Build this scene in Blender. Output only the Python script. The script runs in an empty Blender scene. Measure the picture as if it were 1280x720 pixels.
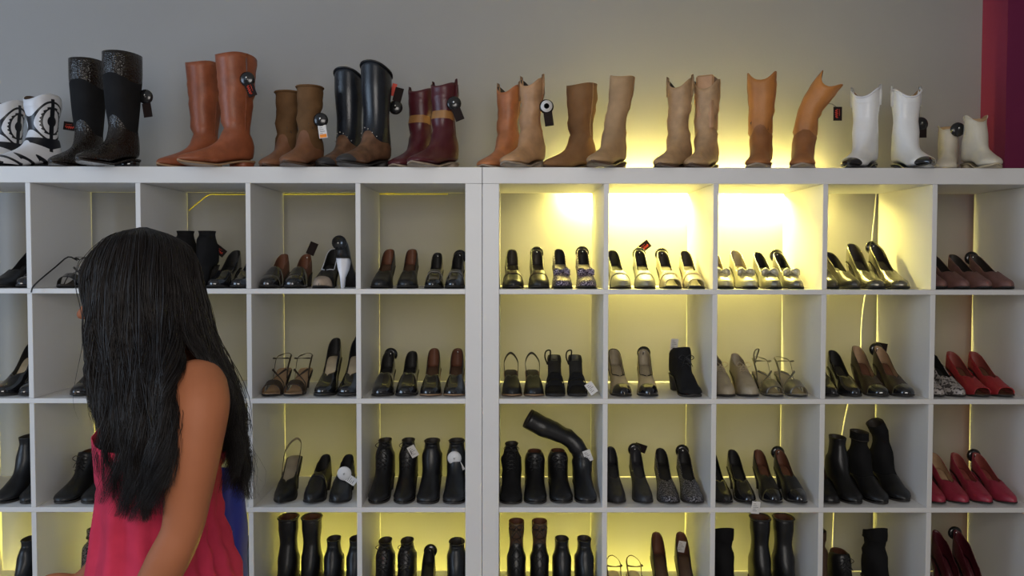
import bpy, bmesh, math, random
import numpy as np
from mathutils import Vector, Matrix, noise as mnoise
random.seed(7)
SC = bpy.context.scene
COL = SC.collection
R = math.radians

# ------------------------------------------------------------------ camera
F_PX = 1038.2
CAM = np.array([0.08685, -2.66426, 1.56488])
PITCH, YAW, ROLL = -0.034887, -0.0032732, -0.0016149
cd = bpy.data.cameras.new('camera')
cam = bpy.data.objects.new('camera', cd)
COL.objects.link(cam)
cam.location = CAM
cd.sensor_width = 36.0
cd.lens = F_PX / 1280 * 36
cd.clip_start = 0.05
MR = Matrix.Rotation(YAW, 3, 'Z') @ Matrix.Rotation(PITCH, 3, 'X') @ Matrix.Rotation(ROLL, 3, 'Y')
cam.rotation_euler = (MR @ Matrix.Rotation(math.pi / 2, 3, 'X')).to_euler()
SC.camera = cam
MRN = np.array(MR)
def U(px, py, Y):
    """world point at depth Y seen at photograph pixel px,py"""
    d = MRN @ np.array([(px - 640) / F_PX, 1.0, (360 - py) / F_PX])
    return CAM + d * ((Y - CAM[1]) / d[1])

# ------------------------------------------------------------------ world, daylight, exposure
SC.view_settings.view_transform = 'Standard'
SC.view_settings.look = 'None'
SC.view_settings.gamma = 1.0
SC.view_settings.use_curve_mapping = False
SC.view_settings.exposure = 0.0
w = bpy.data.worlds.new('room_ambient'); SC.world = w
w.use_nodes = True
w.node_tree.nodes['Background'].inputs[0].default_value = (0.96, 0.88, 0.83, 1)
w.node_tree.nodes['Background'].inputs[1].default_value = 0.12
def area(name, loc, target, size, sizey, power, col):
    l = bpy.data.lights.new(name, 'AREA'); l.shape = 'RECTANGLE'
    l.size = size; l.size_y = sizey; l.energy = power; l.color = col
    o = bpy.data.objects.new(name, l); COL.objects.link(o)
    o.location = loc
    o.rotation_euler = (Vector(target) - Vector(loc)).to_track_quat('-Z', 'Y').to_euler()
    return o
# side window daylight from far left; central key light added behind the camera
area('side_window_daylight', (-3.9, -2.2, 1.9), (-0.6, 0.2, 1.5), 1.8, 2.0, 56, (0.58, 0.76, 1.0))
area('central_key_light', (0.1, -3.3, 1.95), (-0.2, 0.3, 1.1), 1.6, 1.2, 37, (1.0, 0.95, 0.90))
TUBE_TOP = 500.0
TUBE_LOW = 280.0

# ------------------------------------------------------------------ materials
def mat(name, col, rough=0.5, metal=0.0, var=0.12, vscale=14, bump=0.0, bscale=120, coat=0.0, spec=0.5,
        sheen=0.0, kind=None, col2=None, sss=0.0):
    m = bpy.data.materials.new(name); m.use_nodes = True
    nt = m.node_tree; N = nt.nodes; L = nt.links
    b = N['Principled BSDF']
    b.inputs['Roughness'].default_value = rough
    b.inputs['Metallic'].default_value = metal
    b.inputs['Coat Weight'].default_value = coat
    b.inputs['Coat Roughness'].default_value = 0.08
    b.inputs['Specular IOR Level'].default_value = spec
    b.inputs['Sheen Weight'].default_value = sheen
    if sss:
        b.inputs['Subsurface Weight'].default_value = sss
        b.inputs['Subsurface Radius'].default_value = (0.01, 0.004, 0.002)
    tc = N.new('ShaderNodeTexCoord')
    nz = N.new('ShaderNodeTexNoise'); nz.inputs['Scale'].default_value = vscale; nz.inputs['Detail'].default_value = 5
    L.new(tc.outputs['Object'], nz.inputs['Vector'])
    rp = N.new('ShaderNodeValToRGB')
    c2 = col2 if col2 else tuple(min(1, c * (1 + var * 1.6) + var * 0.01) for c in col)
    c1 = tuple(c * (1 - var) for c in col)
    rp.color_ramp.elements[0].position = 0.3; rp.color_ramp.elements[1].position = 0.7
    rp.color_ramp.elements[0].color = (*c1, 1); rp.color_ramp.elements[1].color = (*c2, 1)
    L.new(nz.outputs['Fac'], rp.inputs['Fac'])
    L.new(rp.outputs['Color'], b.inputs['Base Color'])
    h = None
    if kind in ('croc', 'glitter', 'speckle'):
        v = N.new('ShaderNodeTexVoronoi'); v.inputs['Scale'].default_value = bscale
        L.new(tc.outputs['Object'], v.inputs['Vector'])
        if kind == 'croc':
            h = v.outputs['Distance']
        else:
            r2 = N.new('ShaderNodeValToRGB')
            e = r2.color_ramp.elements
            if kind == 'glitter':
                e[0].position = 0.45; e[1].position = 0.8
            else:
                e[0].position = 0.62; e[1].position = 0.66
            e[0].color = (*c1, 1); e[1].color = (*c2, 1)
            L.new(v.outputs['Color'], r2.inputs['Fac'])
            L.new(r2.outputs['Color'], b.inputs['Base Color'])
            if kind == 'glitter': h = v.outputs['Distance']
    elif bump:
        n2 = N.new('ShaderNodeTexNoise'); n2.inputs['Scale'].default_value = bscale; n2.inputs['Detail'].default_value = 3
        L.new(tc.outputs['Object'], n2.inputs['Vector'])
        h = n2.outputs['Fac']
    if h is not None:
        bp = N.new('ShaderNodeBump'); bp.inputs['Strength'].default_value = bump or 0.4
        bp.inputs['Distance'].default_value = 0.002
        L.new(h, bp.inputs['Height']); L.new(bp.outputs['Normal'], b.inputs['Normal'])
    m.diffuse_color = (*col, 1)
    return m
def emis(name, col, strength):
    m = bpy.data.materials.new(name); m.use_nodes = True
    N = m.node_tree.nodes; N.clear()
    o = N.new('ShaderNodeOutputMaterial'); e = N.new('ShaderNodeEmission')
    e.inputs[0].default_value = (*col, 1); e.inputs[1].default_value = strength
    m.node_tree.links.new(e.outputs[0], o.inputs[0])
    return m

M = {}
M['wall'] = mat('wall_paint', (0.35, 0.342, 0.338), 0.85, var=0.02, vscale=3, bump=0.12, bscale=180)
M['ceil'] = mat('ceiling_paint', (0.7, 0.7, 0.69), 0.9, var=0.02)
M['floor'] = mat('floor_concrete', (0.30, 0.28, 0.26), 0.5, var=0.12, vscale=5)
M['crimson'] = mat('crimson_paint', (0.15, 0.006, 0.052), 0.8, var=0.04, vscale=4, bump=0.1, bscale=150)
M['white'] = mat('white_laminate', (0.74, 0.73, 0.72), 0.38, var=0.015, vscale=4)
M['fix'] = mat('fixture_white', (0.8, 0.8, 0.78), 0.4, var=0.01)
M['cable'] = mat('cable_white', (0.85, 0.83, 0.75), 0.45, var=0.02)
M['cable_light_y'] = mat('cable_and_light_yellow', (0.80, 0.70, 0.06), 0.45, var=0.02)  # yellow for the cable, the painted light line and the fixture glimpse
M['tube_top'] = emis('fluorescent_glow', (1.0, 0.84, 0.21), TUBE_TOP)
M['tube_low'] = emis('fluorescent_glow_low', (1.0, 0.87, 0.13), TUBE_LOW)
# leathers
def leather(n, c, rough=0.42, **k):
    k.setdefault('bump', 0.3); k.setdefault('bscale', 240); k.setdefault('var', 0.2); M[n] = mat(n, c, rough, **k)
leather('black', (0.010, 0.010, 0.011), 0.36)
leather('patent', (0.008, 0.008, 0.010), 0.12, bump=0.0, coat=0.8, var=0.05)
leather('blacksuede', (0.009, 0.009, 0.010), 0.85, spec=0.2, bscale=500)
leather('charcoal', (0.030, 0.030, 0.034), 0.45)
leather('dkbrown', (0.035, 0.022, 0.016), 0.40)
leather('brownlining', (0.13, 0.050, 0.026), 0.6)
leather('tanlining', (0.40, 0.26, 0.15), 0.6)
leather('beigelining', (0.55, 0.45, 0.30), 0.6)
leather('darklining', (0.035, 0.028, 0.022), 0.6)
leather('blacklining', (0.012, 0.011, 0.010), 0.65)
leather('silverlining', (0.70, 0.70, 0.74), 0.35)
leather('beige', (0.46, 0.38, 0.25), 0.5)
leather('taupe', (0.33, 0.28, 0.20), 0.6)
leather('champagne', (0.42, 0.37, 0.27), 0.42, metal=0.12)
leather('greysilver', (0.22, 0.22, 0.20), 0.42, metal=0.2)
leather('silver', (0.42, 0.40, 0.32), 0.34, metal=0.4)
leather('pewter', (0.20, 0.19, 0.17), 0.28, metal=0.7)
leather('darkpewter', (0.075, 0.070, 0.062), 0.30, metal=0.5)
leather('bronze', (0.17, 0.16, 0.13), 0.25, metal=0.7)
leather('dusty', (0.17, 0.080, 0.068), 0.6)
leather('red', (0.33, 0.022, 0.028), 0.45)
leather('pink', (0.30, 0.025, 0.050), 0.42)
leather('burgundy', (0.075, 0.010, 0.016), 0.36)
leather('coral', (0.26, 0.060, 0.048), 0.5)
leather('olive', (0.14, 0.072, 0.030), 0.8, spec=0.2, bscale=420)
leather('olivefoot', (0.20, 0.085, 0.040), 0.5)
leather('cognac', (0.27, 0.075, 0.030), 0.45, vscale=22)
leather('brownfoot', (0.13, 0.062, 0.032), 0.45, var=0.3, vscale=40)
leather('bluegreyblack', (0.012, 0.015, 0.021), 0.25)
leather('rust', (0.40, 0.145, 0.055), 0.45, vscale=20)
leather('sand', (0.43, 0.24, 0.12), 0.50, vscale=18)
leather('suedebrown', (0.24, 0.125, 0.055), 0.75, spec=0.25, vscale=9, bscale=420)
leather('khaki', (0.40, 0.255, 0.135), 0.7, spec=0.3, vscale=12, bscale=420)
leather('tan', (0.42, 0.265, 0.14), 0.55, vscale=25)
leather('orange', (0.47, 0.185, 0.045), 0.5, vscale=10)
leather('orangedark', (0.30, 0.115, 0.035), 0.6, vscale=10)
leather('whitelea', (0.80, 0.80, 0.80), 0.30, var=0.04)
leather('cream', (0.62, 0.57, 0.47), 0.5, var=0.08)
leather('patch', (0.34, 0.16, 0.045), 0.5)
leather('wornbrown', (0.15, 0.085, 0.055), 0.5, var=0.3)
leather('stone', (0.30, 0.23, 0.17), 0.6, var=0.25, vscale=30)
M['croc'] = mat('croc_leather', (0.010, 0.006, 0.004), 0.20, var=0.3, vscale=30, kind='croc', bump=0.9, bscale=190, coat=0.15, spec=0.4)
M['glitter'] = mat('purple_glitter', (0.05, 0.035, 0.07), 0.3, metal=0.6, kind='glitter', bump=0.8, bscale=420, col2=(0.55, 0.48, 0.62))
M['glitterblack'] = mat('black_glitter', (0.015, 0.015, 0.018), 0.3, metal=0.5, kind='glitter', bump=0.8, bscale=420, col2=(0.35, 0.33, 0.36))
M['speckle'] = mat('speckled_fabric', (0.46, 0.42, 0.40), 0.7, kind='speckle', bscale=150, col2=(0.06, 0.05, 0.05))
M['sole'] = mat('sole_dark', (0.020, 0.017, 0.015), 0.55, var=0.15)
M['soletan'] = mat('sole_tan', (0.33, 0.20, 0.11), 0.5, var=0.15)
M['solebrown'] = mat('sole_brown', (0.085, 0.045, 0.025), 0.5, var=0.15)
M['tagblack'] = mat('security_plastic', (0.010, 0.010, 0.011), 0.22, var=0.02, coat=0.3)
M['tagbrown'] = mat('tag_card_dark', (0.016, 0.009, 0.008), 0.7, var=0.1, spec=0.15)
M['tagwhite'] = mat('tag_white', (0.72, 0.70, 0.68), 0.5, var=0.04)
M['tagred'] = mat('tag_red_print', (0.70, 0.06, 0.03), 0.5, var=0.05)
M['tagorange'] = mat('tag_orange_print', (0.95, 0.27, 0.01), 0.5, var=0.05)
M['taggrey'] = mat('tag_grey_print', (0.10, 0.10, 0.10), 0.6, var=0.05)
M['pin'] = mat('steel_pin', (0.75, 0.74, 0.70), 0.2, metal=0.9, var=0.02)
M['skin'] = mat('skin', (0.30, 0.108, 0.050), 0.62, spec=0.22, var=0.05, vscale=10, bump=0.08, bscale=300)
M['dress'] = mat('dress_jersey', (0.46, 0.032, 0.074), 0.9, var=0.07, vscale=30, spec=0.15, bump=0.15, bscale=500)
M['bag'] = mat('bag_blue', (0.016, 0.032, 0.27), 0.55, var=0.08, vscale=8, bump=0.3, bscale=30)
M['eyew'] = mat('eye_white', (0.8, 0.78, 0.75), 0.2, var=0.01)
M['lip'] = mat('lips', (0.35, 0.10, 0.08), 0.4, var=0.02)
M['strap'] = mat('bra_strap', (0.16, 0.13, 0.13), 0.6, var=0.05)
def hair_mat():
    m = mat('black_hair', (0.0075, 0.0055, 0.0050), 0.46, var=0.3, vscale=40, spec=0.24)
    return m
M['hair'] = hair_mat()

# ------------------------------------------------------------------ object helpers
def link(name, data=None, parent=None, loc=None):
    o = bpy.data.objects.new(name, data); COL.objects.link(o)
    if parent is not None: o.parent = parent
    if loc is not None: o.location = loc
    return o
def tag(o, label, cat, group=None):
    o['label'] = label; o['category'] = cat
    if group: o['group'] = group
    return o
def mk(name, v, f, mats, idx=None, smooth=True):
    me = bpy.data.meshes.new(name)
    me.from_pydata([tuple(map(float, p)) for p in v], [], [tuple(q) for q in f])
    for m_ in (mats if isinstance(mats, (list, tuple)) else [mats]):
        me.materials.append(M[m_] if isinstance(m_, str) else m_)
    if idx is not None: me.polygons.foreach_set('material_index', idx)
    me.polygons.foreach_set('use_smooth', [smooth] * len(me.polygons))
    me.update()
    return me
def box_data(x0, x1, y0, y1, z0, z1, bev=0.0):
    bm = bmesh.new()
    bmesh.ops.create_cube(bm, size=1)
    for v in bm.verts:
        v.co = Vector(((x0 + x1) / 2 + v.co.x * (x1 - x0), (y0 + y1) / 2 + v.co.y * (y1 - y0), (z0 + z1) / 2 + v.co.z * (z1 - z0)))
    if bev:
        bmesh.ops.bevel(bm, geom=bm.edges[:], offset=bev, segments=1, affect='EDGES', profile=0.5)
    return bm
def box_mesh(name, b, m, bev=0.0):
    bm = box_data(*b, bev=bev)
    me = bpy.data.meshes.new(name); bm.to_mesh(me); bm.free()
    me.materials.append(M[m]); return me
def struct(name, b, m):
    o = link(name, box_mesh(name, b, m)); o['kind'] = 'structure'; return o
def herm(xs, ys, x):
    """monotone-ish cubic interpolation"""
    xs = np.asarray(xs, float); ys = np.asarray(ys, float); x = np.asarray(x, float)
    d = np.diff(ys) / np.diff(xs)
    m_ = np.zeros_like(ys); m_[0] = d[0]; m_[-1] = d[-1]
    for i in range(1, len(ys) - 1):
        m_[i] = 0 if d[i - 1] * d[i] <= 0 else 2 * d[i - 1] * d[i] / (d[i - 1] + d[i])
    k = np.clip(np.searchsorted(xs, x, side='right') - 1, 0, len(xs) - 2)
    h = xs[k + 1] - xs[k]; t = np.clip((x - xs[k]) / h, 0, 1)
    return ((2*t**3 - 3*t**2 + 1) * ys[k] + (t**3 - 2*t**2 + t) * h * m_[k] + (-2*t**3 + 3*t**2) * ys[k + 1] + (t**3 - t**2) * h * m_[k + 1])
def sstep(a, b, x):
    t = np.clip((np.asarray(x, float) - a) / (b - a), 0, 1); return t * t * (3 - 2 * t)
def weld(v, f, eps=1e-5):
    key = {}; mp = []; nv = []
    for p in v:
        k = (round(p[0] / eps), round(p[1] / eps), round(p[2] / eps))
        if k not in key: key[k] = len(nv); nv.append(p)
        mp.append(key[k])
    nf = []
    keep = []
    for i, q in enumerate(f):
        g = []
        for a in q:
            a = mp[a]
            if a not in g: g.append(a)
        if len(g) >= 3: nf.append(tuple(g)); keep.append(i)
    return np.array(nv, float), nf, keep
def vnormals(v, f):
    n = np.zeros_like(v)
    for q in f:
        a, b, c = v[q[0]], v[q[1]], v[q[2]]
        k = np.cross(b - a, c - a)
        if len(q) == 4: k = k + np.cross(c - a, v[q[3]] - a)
        for i in q: n[i] += k
    l = np.linalg.norm(n, axis=1); l[l == 0] = 1
    return n / l[:, None]
def thicken(v, f, t, inner=1):
    """sheet -> shell; returns v, f, material idx (0 outside and rim, inner inside)"""
    v, f, _ = weld(v, f)
    n = vnormals(v, f)
    c = v.mean(0); c = np.array([0.0, c[1], c[2]])
    if ((v - c) * n).sum() < 0:
        f = [tuple(reversed(q)) for q in f]; n = -n
    k = len(v)
    vi = v - n * t
    ed = {}
    for q in f:
        for a, b in zip(q, q[1:] + q[:1]):
            ed[(a, b)] = ed.get((a, b), 0) + 1
    F = list(f); idx = [0] * len(f)
    for q in f: F.append(tuple(a + k for a in reversed(q))); idx.append(inner)
    for (a, b) in ed:
        if (b, a) not in ed: F.append((b, a, a + k, b + k)); idx.append(0)
    return np.vstack([v, vi]), F, idx
def gridfaces(n, m_, closed=False, off=0):
    f = []
    for i in range(n - 1):
        for j in range(m_ if closed else m_ - 1):
            j2 = (j + 1) % m_
            f.append((off + i * m_ + j, off + i * m_ + j2, off + (i + 1) * m_ + j2, off + (i + 1) * m_ + j))
    return f
def tube(path, rad, n=6, closed=False, cap=True):
    """swept tube -> v, f"""
    P = [Vector(p) for p in path]; k = len(P)
    rr = rad if isinstance(rad, (list, tuple, np.ndarray)) else [rad] * k
    v = []; f = []
    up = None
    for i in range(k):
        if closed: t = P[(i + 1) % k] - P[i - 1]
        else: t = P[min(i + 1, k - 1)] - P[max(i - 1, 0)]
        if t.length < 1e-9: t = Vector((0, 0, 1))
        t.normalize()
        if up is None:
            up = Vector((0, 0, 1)) if abs(t.z) < .9 else Vector((1, 0, 0))
        a = t.cross(up)
        if a.length < 1e-6: a = t.cross(Vector((1, 0, 0)))
        a.normalize(); b = a.cross(t).normalized(); up = b
        for j in range(n):
            th = 2 * math.pi * j / n
            v.append(P[i] + (a * math.cos(th) + b * math.sin(th)) * rr[i])
    f = gridfaces(k, n, True)
    if closed:
        for j in range(n): f.append(((k - 1) * n + j, (k - 1) * n + (j + 1) % n, (j + 1) % n, j))
    elif cap:
        f.append(tuple(range(n))); f.append(tuple((k - 1) * n + j for j in reversed(range(n))))
    return [tuple(p) for p in v], [tuple(reversed(q)) for q in f]
def merge(*parts):
    V = []; Fc = []
    for v, f in parts:
        o = len(V); V += [tuple(p) for p in v]; Fc += [tuple(a + o for a in q) for q in f]
    return V, Fc
def catmull(pts, n):
    P = np.array(pts, float); k = len(P)
    E = np.vstack([2 * P[0] - P[1], P, 2 * P[-1] - P[-2]])
    out = []
    for u in np.linspace(0, k - 1, n):
        i = min(int(u), k - 2); t = u - i
        a, b, c, d = E[i], E[i + 1], E[i + 2], E[i + 3]
        out.append(0.5 * (2*b + (c - a)*t + (2*a - 5*b + 4*c - d)*t*t + (3*b - a - 3*c + d)*t**3))
    return np.array(out)
def ellipsoid(c, r, nu=12, nv=8):
    v = []; f = []
    for i in range(nv + 1):
        ph = -math.pi / 2 + math.pi * i / nv
        for j in range(nu):
            th = 2 * math.pi * j / nu
            v.append((c[0] + r[0]*math.cos(ph)*math.cos(th), c[1] + r[1]*math.cos(ph)*math.sin(th), c[2] + r[2]*math.sin(ph)))
    f = gridfaces(nv + 1, nu, True)
    v, f, _ = weld(v, f)
    return [tuple(p) for p in v], f

# ------------------------------------------------------------------ the room
H = 1.858; TOPB = 0.052; SIDE = 0.0535; CW = 0.335; CH = 0.338; T = 0.016; DEP = 0.39
WALL_Y = 0.475
SHELF_Z = [H - TOPB - CH - i * (CH + T) for i in range(4)]
struct('floor', (-4.5, 4.5, -4.5, WALL_Y + 0.1, -0.1, 0.0), 'floor')
struct('wall_back', (-4.5, 4.5, WALL_Y, WALL_Y + 0.1, 0.0, 3.1), 'wall')
struct('ceiling', (-4.5, 4.5, -4.5, WALL_Y + 0.1, 3.1, 3.2), 'ceil')
XP = 2 * SIDE + 5 * CW + 4 * T + 0.012
struct('wall_right', (XP, XP + 0.55, WALL_Y - 0.16, WALL_Y, 0.0, 3.1), 'crimson')

def shelf_unit(x0, label):
    Wd = 2 * SIDE + 5 * CW + 4 * T
    e = link('shelf_unit', None, None, (x0, 0, 0)); tag(e, label, 'shelving', 'white cube shelving units')
    g = 0.0004
    link('top_board', box_mesh('top_board', (0, Wd, 0, DEP, H - TOPB, H), 'white', 0.0012), e)
    link('bottom_board', box_mesh('bottom_board', (0, Wd, 0, DEP, 0, TOPB), 'white', 0.0012), e)
    sd = box_mesh('side_panel', (0, SIDE, 0, DEP, TOPB + g, H - TOPB - g), 'white', 0.0012)
    link('side_panel', sd, e); link('side_panel', sd, e, (Wd - SIDE, 0, 0))
    sh = box_mesh('shelf_board', (SIDE + g, Wd - SIDE - g, 0.0008, DEP, -T, 0), 'white', 0.0008)
    for z in SHELF_Z: link('shelf_board', sh, e, (0, 0, z))
    dv = box_mesh('divider', (0, T, 0, DEP, g, CH - g), 'white', 0.0008)
    for z in SHELF_Z + [TOPB]:
        for k in range(1, 5):
            link('divider', dv, e, (SIDE + k * CW + (k - 1) * T, 0, z))
    return e
WU = 2 * SIDE + 5 * CW + 4 * T
shelf_unit(0.0008, 'white cube shelving unit on the right, its upper cubbies glowing yellow')
shelf_unit(-WU - 0.0008, 'white cube shelving unit on the left behind the woman')

def fluorescent(name, x0, x1, z, m, label, glow_blocker=False):
    e = link(name, None, None, ((x0 + x1) / 2, DEP + 0.035, z)); tag(e, label, 'light', 'fluorescent tubes behind the shelves')
    L_ = (x1 - x0) / 2
    v, f = tube([(-L_ + .02, 0, 0), (L_ - .02, 0, 0)], 0.008, 12)
    link('glowing_tube', mk('glowing_tube', v, f, M[m]), e)
    link('housing', box_mesh('housing', (-L_, L_, -0.0345, -0.026, -0.016, 0.016), 'fix', .002), e)
    if glow_blocker: link('glow_blocker', box_mesh('glow_blocker', (-L_, L_, -0.026, 0.003, 0.0135, 0.0165), 'fix', .0005), e)  # unseen strip added to cut the tube's glow on the wall above
    for s in (-1, 1):
        link('end_cap', box_mesh('end_cap', (s * L_ - .02 * (s > 0), s * L_ + .02 * (s < 0), -0.026, 0.012, -0.013, 0.013), 'fix', .002), e)
fluorescent('fluorescent_lamp', 0.27, 1.24, 1.822, 'tube_top', 'fluorescent tube glowing behind the top of the right shelving unit', True)
fluorescent('fluorescent_lamp', 0.06, 0.92, 0.15, 'tube_low', 'fluorescent tube glowing low behind the right shelving unit')
fluorescent('fluorescent_lamp', -0.96, -0.10, 0.15, 'tube_low', 'fluorescent tube low behind left shelving unit, beside middle post')
fluorescent('fluorescent_lamp', -1.85, -1.02, 0.15, 'tube_low', 'fluorescent tube low behind left shelving unit, behind the woman')

def cable(pts, r, m, label):
    P = catmull(pts, 26)
    v, f = tube(P, r, 6)
    tag(link('power_cable', mk('power_cable', v, f, m)), label, 'cable')
yc = WALL_Y - 0.012
cable([U(1096, 225, yc), U(1095, 250, yc), U(1090, 300, yc), U(1088, 340, yc), U(1081, 372, yc), U(1077, 405, yc), U(1076, 440, yc),
       U(1070, 480, yc), U(1060, 505, yc), U(1050, 560, yc), U(1044, 610, yc), U(1040, 700, yc)], 0.0032, 'cable',
      'white power cable hanging down behind the right shelving unit')
cable([U(236, 263, yc), U(248, 253, yc), U(261, 243.5, yc), U(275, 243, yc), U(305, 243, yc), U(420, 242.5, yc), U(560, 242.5, yc)], 0.0022, 'cable_light_y',
      'thin yellow cable and painted light line behind left shelving unit')  # left end is cable; straight run paints light along the top board
cl = link('fixture_glimpse', box_mesh('fixture_glimpse', (-.018, .018, -.004, .004, -.004, .004), 'cable_light_y', .001), bpy.data.objects['power_cable.001'])  # yellow block standing in for a glimpse of bright light fixture
cl.location = Vector(U(488, 241.8, yc - .006))
# ------------------------------------------------------------------ shoes: shared shape maths (toe points to -Y, heel to +Y)
PLAN = {
 'round': ([0, .015, .05, .11, .2, .35, .5, .64, .72, .82, .9, .955, .985, 1], [0, .33, .55, .67, .71, .68, .78, .96, 1, .95, .82, .60, .36, 0]),
 'almond': ([0, .015, .05, .11, .2, .35, .5, .64, .72, .82, .9, .955, .985, 1], [0, .33, .55, .67, .71, .68, .78, .96, 1, .90, .70, .46, .25, 0]),
 'point': ([0, .015, .05, .11, .2, .35, .5, .62, .7, .8, .88, .94, .98, 1], [0, .33, .55, .67, .71, .68, .80, .97, .97, .76, .52, .32, .16, 0]),
}
S_ALL = np.array([0, .006, .02, .045, .08, .13, .19, .26, .33, .40, .46, .51, .55, .585, .615, .645, .68, .72, .77, .82, .865, .905, .94, .965, .985, .996, 1])
class Last:
    def __init__(s, L=.235, W=.068, heel=.07, ts=.004, toe='almond', thr=.62, hc=.055, hw=.034, vamp=.050, k0=.45):
        s.L, s.W, s.heel, s.ts, s.toe, s.thr, s.hc, s.hw, s.vamp, s.k0 = L, W, heel, ts, toe, thr, hc, hw, vamp, k0
    def w(s, t): return herm(PLAN[s.toe][0], PLAN[s.toe][1], t) * s.W / 2
    def zs(s, t): return s.ts + s.heel * (1 - sstep(.10, .70, t)) + .007 * sstep(.78, 1, t)
    def y(s, t): return s.L * (.5 - np.asarray(t, float))
    def arch(s, t):
        t = np.asarray(t, float)
        c = math.sin(s.k0 * math.pi / 2) ** .85
        op = herm([0, .02, .06, .13, .24, .36, .48, .62], np.array([s.hc * 1.06, s.hc * 1.03, s.hc * .93, s.hc * .78, max(s.hw, s.hc * .62), s.hw * 1.0, s.hw * .95, s.hw * 1.05]) / c, np.clip(t, 0, .62))
        cl = herm([.5, .62, .75, .88, .96, 1], np.array([1.08, 1, .78, .54, .36, .12]) * s.vamp, np.clip(t, .5, 1))
        b = sstep(s.thr - .14, s.thr + .02, t)
        return op * (1 - b) + cl * b
    def kmax(s, t):
        t = np.asarray(t, float)
        return s.k0 + (1 - s.k0) * np.clip((t - (s.thr - .19)) / .19, 0, 1) ** 1.9
    def pt(s, t, ph, off=0.0):
        """surface point at station t, angle ph (0 bottom edge .. pi/2 top), right side"""
        a = float(s.arch(t)) + off; w_ = float(s.w(t)) + off
        x = w_ * max(0.0, math.cos(ph)) ** .72; z = float(s.zs(t)) + a * math.sin(ph) ** .9
        y = float(s.y(t)) + (.005 * math.sin(math.pi * min(1, ph / .9)) if t < .05 else 0) * (1 - t / .05)
        return x, y, z
    def sheet(s, t0, t1, off=0.0, m_=8, full=False, kcap=None, k_lo=0.0):
        ts = [t for t in S_ALL if t0 < t < t1]; ts = [t0] + ts + [t1]
        v = []; f = []
        for sg in (1, -1):
            o = len(v)
            for t in ts:
                km = 1.0 if full else float(s.kmax(t))
                if kcap is not None: km = min(km, kcap)
                for j in range(m_):
                    r = k_lo + (km - k_lo) * j / (m_ - 1)
                    x, y, z = s.pt(t, r * math.pi / 2, off)
                    v.append((sg * x, y, z))
            g = gridfaces(len(ts), m_, False, o)
            f += g if sg > 0 else [tuple(reversed(q)) for q in g]
        return v, f
    def slab(s, t0, t1, grow, za, zb):
        """plate following the sole line between offsets za..zb"""
        ts = [t for t in S_ALL if t0 < t < t1]; ts = [t0] + ts + [t1]
        v = []; n = len(ts)
        for dz in (za, zb):
            for t in ts:
                for x in (-1, 0, 1):
                    w_ = max(float(s.w(t)) + grow, .0008)
                    v.append((x * w_, float(s.y(t)), float(s.zs(t)) + dz))
        f = [tuple(reversed(q)) for q in gridfaces(n, 3)] + gridfaces(n, 3, False, n * 3)
        k = n * 3
        for i in range(n - 1):
            a, b = i * 3, (i + 1) * 3
            f.append((a, b, b + k, a + k)); f.append((b + 2, a + 2, a + 2 + k, b + 2 + k))
        f.append((0, k, k + 1, 1)); f.append((1, k + 1, k + 2, 2))
        e = (n - 1) * 3
        f.append((e + 1, e + 1 + k, e + k, e)); f.append((e + 2, e + 2 + k, e + 1 + k, e + 1))
        return v, f
    def heelblock(s, hl=.23, tip=.35, fwd=.010, mid=.55, back=.0):
        """heel from seat to floor; tip = size of the top piece relative to the seat"""
        ts = np.linspace(0.0, hl, 7)
        out = [(float(s.w(t)) + .001, float(s.y(t))) for t in ts]
        loop = [(x, y) for x, y in out] + [(-x, y) for x, y in reversed(out)]
        yb = float(s.y(0.0)); cy = yb - s.L * hl * .45
        ztop = [float(s.zs(t)) - s.ts for t in ts]; ztop = ztop + ztop[::-1]
        v = []; lv = [(0, 1.0), (.12, .93), (.3, mid + (1 - mid) * .55), (.6, (mid + tip) / 2 + .0), (1, tip)]
        if tip > .8: lv = [(0, 1), (.5, (1 + tip) / 2), (1, tip)]
        for d, sc in lv:
            for (x, y), zt in zip(loop, ztop):
                # keep the breast of the heel behind the arch: shrink towards the back
                yy = (yb - s.L * hl * .5 * (1 + .0)) * 0 + (cy + (y - cy) * sc) + (1 - sc) * s.L * hl * .30 - fwd * d
                v.append((x * sc, yy, zt * (1 - d) + .0 * d))
        n = len(loop)
        f = gridfaces(len(lv), n, True)
        f.append(tuple(reversed(range(n)))); f.append(tuple((len(lv) - 1) * n + j for j in range(n)))
        f = [tuple(reversed(q)) for q in f]
        return v, f
    def band(s, t0, t1, off, off2=None, k1=1.0):
        return s.sheet(t0, t1, off, 9, True, k1)

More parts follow.
